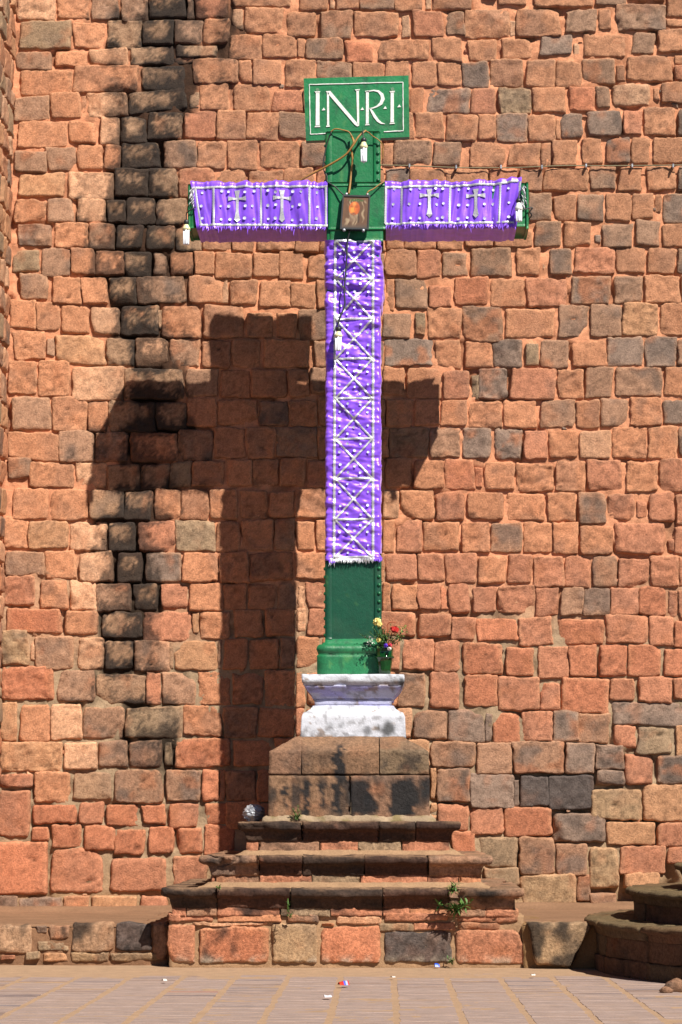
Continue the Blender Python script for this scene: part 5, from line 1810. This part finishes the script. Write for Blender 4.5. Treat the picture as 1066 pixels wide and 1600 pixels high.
def bench(label, xa, xb, z, h, stones_px, mort):
    root = thing('stone_bench', label, 'bench', ((xa + xb) / 2, -z / 2, 0), 'low stone benches along the wall')
    loc = np.array(root.location)
    nx, ny = int((xb - xa) / 0.05), int(z / 0.05)
    X, Y = np.meshgrid(np.linspace(xa, xb, nx + 1), np.linspace(-z, 0.02, ny + 1), indexing='ij')
    p = np.stack([X.ravel(), Y.ravel(), np.full(X.size, h)], 1)
    p[:, 2] += (fbm(p, 2.2, 3, 3) - 0.5) * 0.03 + (fbm(p, 11, 5, 2) - 0.5) * 0.012
    wl = sst(-0.35, 0.0, p[:, 1])
    p[:, 2] += wl * 0.06
    p[:, 2] -= sst(-z + 0.05, -z, p[:, 1]) * 0.02
    c = np.tile(DUST, (len(p), 1)) * (0.72 + 0.5 * fbm(p * np.array([1, 2.5, 1]), 3, 8, 3))[:, None]
    mo('bench_top', p - loc, grid_faces(nx, ny), M_mortar, root, c)
    v, f = sweep_geo(upath(xa, xb, -z + 0.01, 0.0), [(-0.3, h - 0.005), (-0.0, h - 0.012), (0.008, h - 0.05), (0.0, -0.01), (-0.3, -0.01)], 0.012, 4)
    c = np.tile(mort, (len(v), 1)) * (0.6 + 0.7 * fbm(v, 6, 3, 3))[:, None]
    mo('mortar', v - loc, f, M_mortar, root, c)
    for i, (q, tn, so, HH) in enumerate(stones_px):
        rblock(root, 'bench_stone', q, z - 0.03, tn, 900 + i, soot=so, H=HH, flat=False)
    return root


rect = lambda a, b, t, bo, k=0: [(a, bo), (b, bo + k), (b, t + k), (a, t)]
bench('low bench of dark brown stones along the wall left of the podium', P(-190, 1440, 3.05).x, P(262, 1440, 3.05).x, 3.05, 0.405,
      [(rect(-4, 52, 1445, 1490), 'k', 0.45, 0.05), (rect(56, 76, 1446, 1459), 'g', 0.3, 0.04), (rect(78, 110, 1444, 1467), 'g', 0.3, 0.05), (rect(60, 108, 1470, 1486), 'G', 0, 0.04), (rect(112, 180, 1441, 1488), 'k', 0.35, 0.06), (rect(181, 238, 1441, 1487), 'd', 0.2, 0.06), (rect(112, 170, 1488, 1503), 'Y', 0, 0.045), (rect(172, 260, 1488, 1503), 'Y', 0, 0.045), (rect(68, 110, 1488, 1503), 'y', 0, 0.045), (rect(2, 26, 1492, 1500), 'r', 0, 0.06), (rect(40, 66, 1487, 1500), 'G', 0, 0.07), (rect(-90, -8, 1444, 1500), 'k', 0.4, 0.05), (rect(-180, -94, 1444, 1500), 'g', 0.4, 0.05), (rect(238, 262, 1441, 1500), 'g', 0.4, 0.04)],
      alb((150, 112, 84)))
br = bench('low bench ending in a mossy boulder between the podium and the curved steps', P(818, 1440, 3.4).x, 6.0, 3.4, 0.445,
      [([(836, 1507), (890, 1511), (930, 1441), (821, 1440)], 'Y', 0.3, 0.12)], alb((150, 116, 80)))

# ------------------------------------------------------------------ curved steps on the right
cs = thing('curved_steps', 'rounded stone steps in shadow at the right edge with greenish worn nosings', 'steps', (5.94, -3.3, 0))
CC = (5.94, -3.3)
cl = np.array([CC[0], CC[1], 0])
for ti, (rad, zt, zb, njs) in enumerate(((4.0, 0.475, 0.0, 7), (3.60, 0.755, 0.47, 7), (3.12, 0.99, 0.75, 7), (2.7, 1.27, 1.0, 7))):
    a0, a1 = math.radians(130), math.radians(262)
    cuts = np.linspace(a0, a1, njs + 1) + np.array([0] + [R.uniform(-.04, .04) for _ in range(njs - 1)] + [0])
    for k in range(njs):
        n = 16
        th = np.linspace(cuts[k] + 0.0015, cuts[k + 1] - 0.0015, n)
        path = np.stack([CC[0] + rad * np.cos(th), CC[1] + rad * np.sin(th), np.cos(th), np.sin(th)], 1)
        prof = [(-0.6, zt), (-0.02, zt), (-0.004, zt - 0.014), (0, zt - 0.03), (-0.008, zt - 0.05), (-0.055, zt - 0.062), (-0.08, zt - 0.13), (-0.6, zt - 0.13)]
        v, f = sweep_geo(path, prof, 0.010, 200 + ti * 10 + k, 0.03)
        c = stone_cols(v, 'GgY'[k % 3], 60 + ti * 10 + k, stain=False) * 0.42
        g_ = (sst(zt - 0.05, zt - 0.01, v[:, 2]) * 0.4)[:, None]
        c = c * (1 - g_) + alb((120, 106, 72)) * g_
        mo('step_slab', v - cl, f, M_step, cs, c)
        rows = ((zt - 0.125, zb + 0.16), (zb + 0.155, zb - 0.01)) if ti == 0 else ((zt - 0.125, zb - 0.01),)
        for ri, (za, zc2) in enumerate(rows):
            e = -0.085 - (0.0 if ri == 0 else -0.02)
            v, f = sweep_geo(path, [(-0.4, za), (e, za), (e + 0.004, zc2), (-0.4, zc2)], 0.012, 260 + ti * 10 + k + ri * 50)
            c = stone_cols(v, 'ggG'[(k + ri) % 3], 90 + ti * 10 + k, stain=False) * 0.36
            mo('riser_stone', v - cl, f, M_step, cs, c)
    # solid fill behind the risers
    th = np.linspace(a0, a1 + 0.6, 40)
    ring = [(rad - 0.3) * np.array([math.cos(t), math.sin(t)]) for t in th]
    nn = len(ring)
    v = [(a, b, 0.0) for a, b in ring] + [(0, 0, 0)] + [(a, b, zt - 0.012) for a, b in ring] + [(0, 0, zt - 0.012)]
    f = [(i, i + 1, i + 2 + nn, i + 1 + nn) for i in range(nn)] + [tuple(range(nn + 1, 2 * nn + 2))] + [(nn, 0, nn + 1, 2 * nn + 1)]
    mo('fill', v, f, M_mortar, cs, np.tile(M_GR * 0.8, (len(v), 1)), smooth=False)
# rubble at the foot of the curved steps, right edge of the picture
for i, (px, py, s_, tn) in enumerate(((1058, 1541, 0.085, 'r'), (1041, 1543, 0.045, 'r'))):
    D = F * CAMH / (py - 1280)
    z = -CAMY - D
    b = P(px, py, z)
    n, m = 18, 12
    vv = np.array([(math.sin(math.pi * j / m) * math.cos(2 * math.pi * a / n), math.sin(math.pi * j / m) * math.sin(2 * math.pi * a / n), math.cos(math.pi * j / m)) for a in range(n) for j in range(m + 1)])
    vv = vv * (0.75 + 0.5 * fbm(vv + i * 7, 1.7, 3, 3))[:, None] * s_ * np.array([1.2, 0.9, 0.8])
    ff = [(a * (m + 1) + j, a * (m + 1) + j + 1, ((a + 1) % n) * (m + 1) + j + 1, ((a + 1) % n) * (m + 1) + j) for a in range(n) for j in range(m)]
    o = mo('loose_stone', vv, ff, M_step, None, stone_cols(vv + 3, 'g', i, stain=False) * 0.7, smooth=True)
    o.location = (b.x, b.y, s_ * 0.45)
    tagm(o, ['large brown loose stone on the ground at the right edge', 'small loose stone left of the larger brown one at the right edge', 'smallest loose stone in front of the pale one by the curved steps'][i], 'stone', 'loose stones at the foot of the curved steps')

# ------------------------------------------------------------------ ground and pavement
v = [(-150, -170, -0.012), (150, -170, -0.012), (150, 60, -0.012), (-150, 60, -0.012)]
M_lowbounce = flat_mat('low_bounce_ground', (0.07, 0.065, 0.06), 0.9, var=0.3, scale=9, bump=0.01)  # unseen ground beyond the paving, made dark to cut bounced light
o = mo('ground', v, [(0, 1, 2, 3)], M_lowbounce, smooth=False)
o['kind'] = 'structure'
# near the walls the ground is a worn uneven skin of sand
nx, ny = 260, 170
X, Y = np.meshgrid(np.linspace(-5.5, 5.5, nx + 1), np.linspace(-10.5, -2.9, ny + 1), indexing='ij')
p = np.stack([X.ravel(), Y.ravel(), np.zeros(X.size)], 1)
edge = sst(-4.0, -3.35, p[:, 1])
p[:, 2] = 0.0005 + (fbm(p, 2.5, 5, 3) - 0.5) * 0.004 + (fbm(p, 14, 6, 2) - 0.5) * 0.003 + edge * 0.010
edm = np.minimum(np.minimum(p[:, 0] + 5.5, 5.5 - p[:, 0]), p[:, 1] + 10.5)
p[:, 2] = np.where(edm < 0.02, -0.010, p[:, 2])
o = mo('sand_joints', p, grid_faces(nx, ny), M_sand)
o['kind'] = 'structure'
pav = bpy.data.objects.new('pavement', None)
link(pav)
pav['kind'] = 'structure'
import bmesh as _bm


def slab_mesh(seed):
    rs = random.Random(seed)
    bm = _bm.new()
    pts = []
    for (a, b) in ((-.5, -.5), (0, -.5), (.5, -.5), (.5, .5), (0, .5), (-.5, .5)):
        pts.append((a + rs.uniform(-.012, .012), b + rs.uniform(-.06, .06)))
    lo = [bm.verts.new((a, b, -1)) for a, b in pts]
    hi0 = [bm.verts.new((a, b, -0.12)) for a, b in pts]
    hi = [bm.verts.new((a * 0.985, b * 0.93, 0)) for a, b in pts]
    n_ = len(pts)
    for i in range(n_):
        j = (i + 1) % n_
        bm.faces.new((lo[i], lo[j], hi0[j], hi0[i]))
        bm.faces.new((hi0[i], hi0[j], hi[j], hi[i]))
    bm.faces.new(hi)
    me = bpy.data.meshes.new('paving_slab')
    bm.to_mesh(me); bm.free()
    me.materials.append(M_pave)
    return me


variants = [slab_mesh(i) for i in range(12)]
XJ = [-1.82 + 0.476 * k for k in range(-8, 15)]
slabs = []
rp = random.Random(5)
for k in range(len(XJ) - 1):
    x0, x1 = XJ[k] + 0.026, XJ[k + 1] - 0.026
    y = -10.4
    while y < -3.62:
        d = rp.choice((0.09, 0.12, 0.15, 0.19, 0.24, 0.3)) * rp.uniform(0.9, 1.15)
        zt = 0.0028 + rp.uniform(-0.002, 0.002) - 0.007 * max(0, (y + 4.9))
        slabs.append((x0 + rp.uniform(-.007, .007), x1 + rp.uniform(-.007, .007), y, y + d - 0.010, zt, rp.uniform(-0.02, 0.02)))
        y += d


def view_area(s):
    D = -CAMY + (s[2] + s[3]) / 2
    sc_ = F / D
    xa, xb = 600 + s[0] * sc_, 600 + s[1] * sc_
    yy = 1280 + CAMH * sc_
    if xb < 0 or xa > 1066 or yy > 1604:
        return 0
    return (min(xb, 1066) - max(xa, 0)) * CAMH * sc_ * (s[3] - s[2]) / D


slabs.sort(key=lambda s: -view_area(s))
restp = MB()
for i, s_ in enumerate(slabs):
    me = variants[i % 12]
    cx_, cy_ = (s_[0] + s_[1]) / 2, (s_[2] + s_[3]) / 2
    if i < 300 and view_area(s_) > 0:
        o = bpy.data.objects.new('paving_slab', me)
        link(o, pav)
        o.location = (cx_, cy_, s_[4])
        o.scale = (s_[1] - s_[0], s_[3] - s_[2], 0.05)
        o.rotation_euler = (0, 0, s_[5] * 0.3)
    else:
        v = np.array([tuple(q.co) for q in me.vertices]) * np.array([s_[1] - s_[0], s_[3] - s_[2], 0.05]) + np.array([cx_, cy_, s_[4]])
        restp.add(v, [tuple(pg.vertices) for pg in me.polygons])
restp.out('paving_slabs', M_pave, pav, smooth=False, stuff=True)

# ------------------------------------------------------------------ litter
def gp(px, py):
    D = F * CAMH / (py - 1280)
    return P(px, py, -CAMY - D)


def scrap(name, label, px, py, w, h, cols, seed, hz=0.02):
    rs = np.random.RandomState(seed)
    n, m = 10, 6
    s, t = np.meshgrid(np.linspace(-.5, .5, n + 1), np.linspace(-.5, .5, m + 1), indexing='ij')
    p = np.stack([s.ravel() * w, t.ravel() * h, np.zeros(s.size)], 1)
    p[:, 2] = 0.018 + hz * (0.5 + noise(p + seed, 30, 2)) * (1 - (2 * t.ravel()) ** 2 * 0.8)
    c = np.array([alb(cols[int((a + 0.5) * 0.999 * len(cols))]) for a in s.ravel()])
    o = mo(name, p, grid_faces(n, m), M_paintg, None, c)
    b = gp(px, py)
    o.location = (b.x, b.y, 0.004)
    o.rotation_euler = (0, 0, rs.uniform(0.1, 0.5))
    tagm(o, label, 'litter', 'scraps of litter on the pavement')
    return o


scrap('sweet_wrapper', 'red and blue twisted sweet wrapper on the pavement', 537, 1536, 0.085, 0.08, [(200, 60, 30), (190, 40, 30), (70, 100, 220), (180, 190, 230), (190, 50, 30)], 3, 0.028)
scrap('paper_scrap', 'small white scrap of paper on the pavement in front of the wrapper', 512, 1554, 0.055, 0.08, [(240, 238, 245)], 5)
scrap('bottle_cap', 'small blue scrap of plastic at the foot of the dark base block', 683, 1508.5, 0.045, 0.05, [(40, 90, 220)], 7, 0.03)
scrap('paper_scrap', 'tiny pale scrap on the pavement under the right half of the podium', 614, 1524, 0.03, 0.05, [(225, 220, 215)], 8)
scrap('paper_scrap', 'tiny pale scrap on the pavement near the boulder of the right bench', 833, 1521, 0.035, 0.06, [(225, 220, 215)], 9)
scrap('paper_scrap', 'tiny pale scrap on the pavement left of the podium shadow', 257, 1530, 0.035, 0.06, [(225, 215, 205)], 10)
print('stones', len(stones), 'slabs', len(slabs), 'tris', sum(len(o.data.polygons) * 2 for o in SC.objects if o.type == 'MESH'))
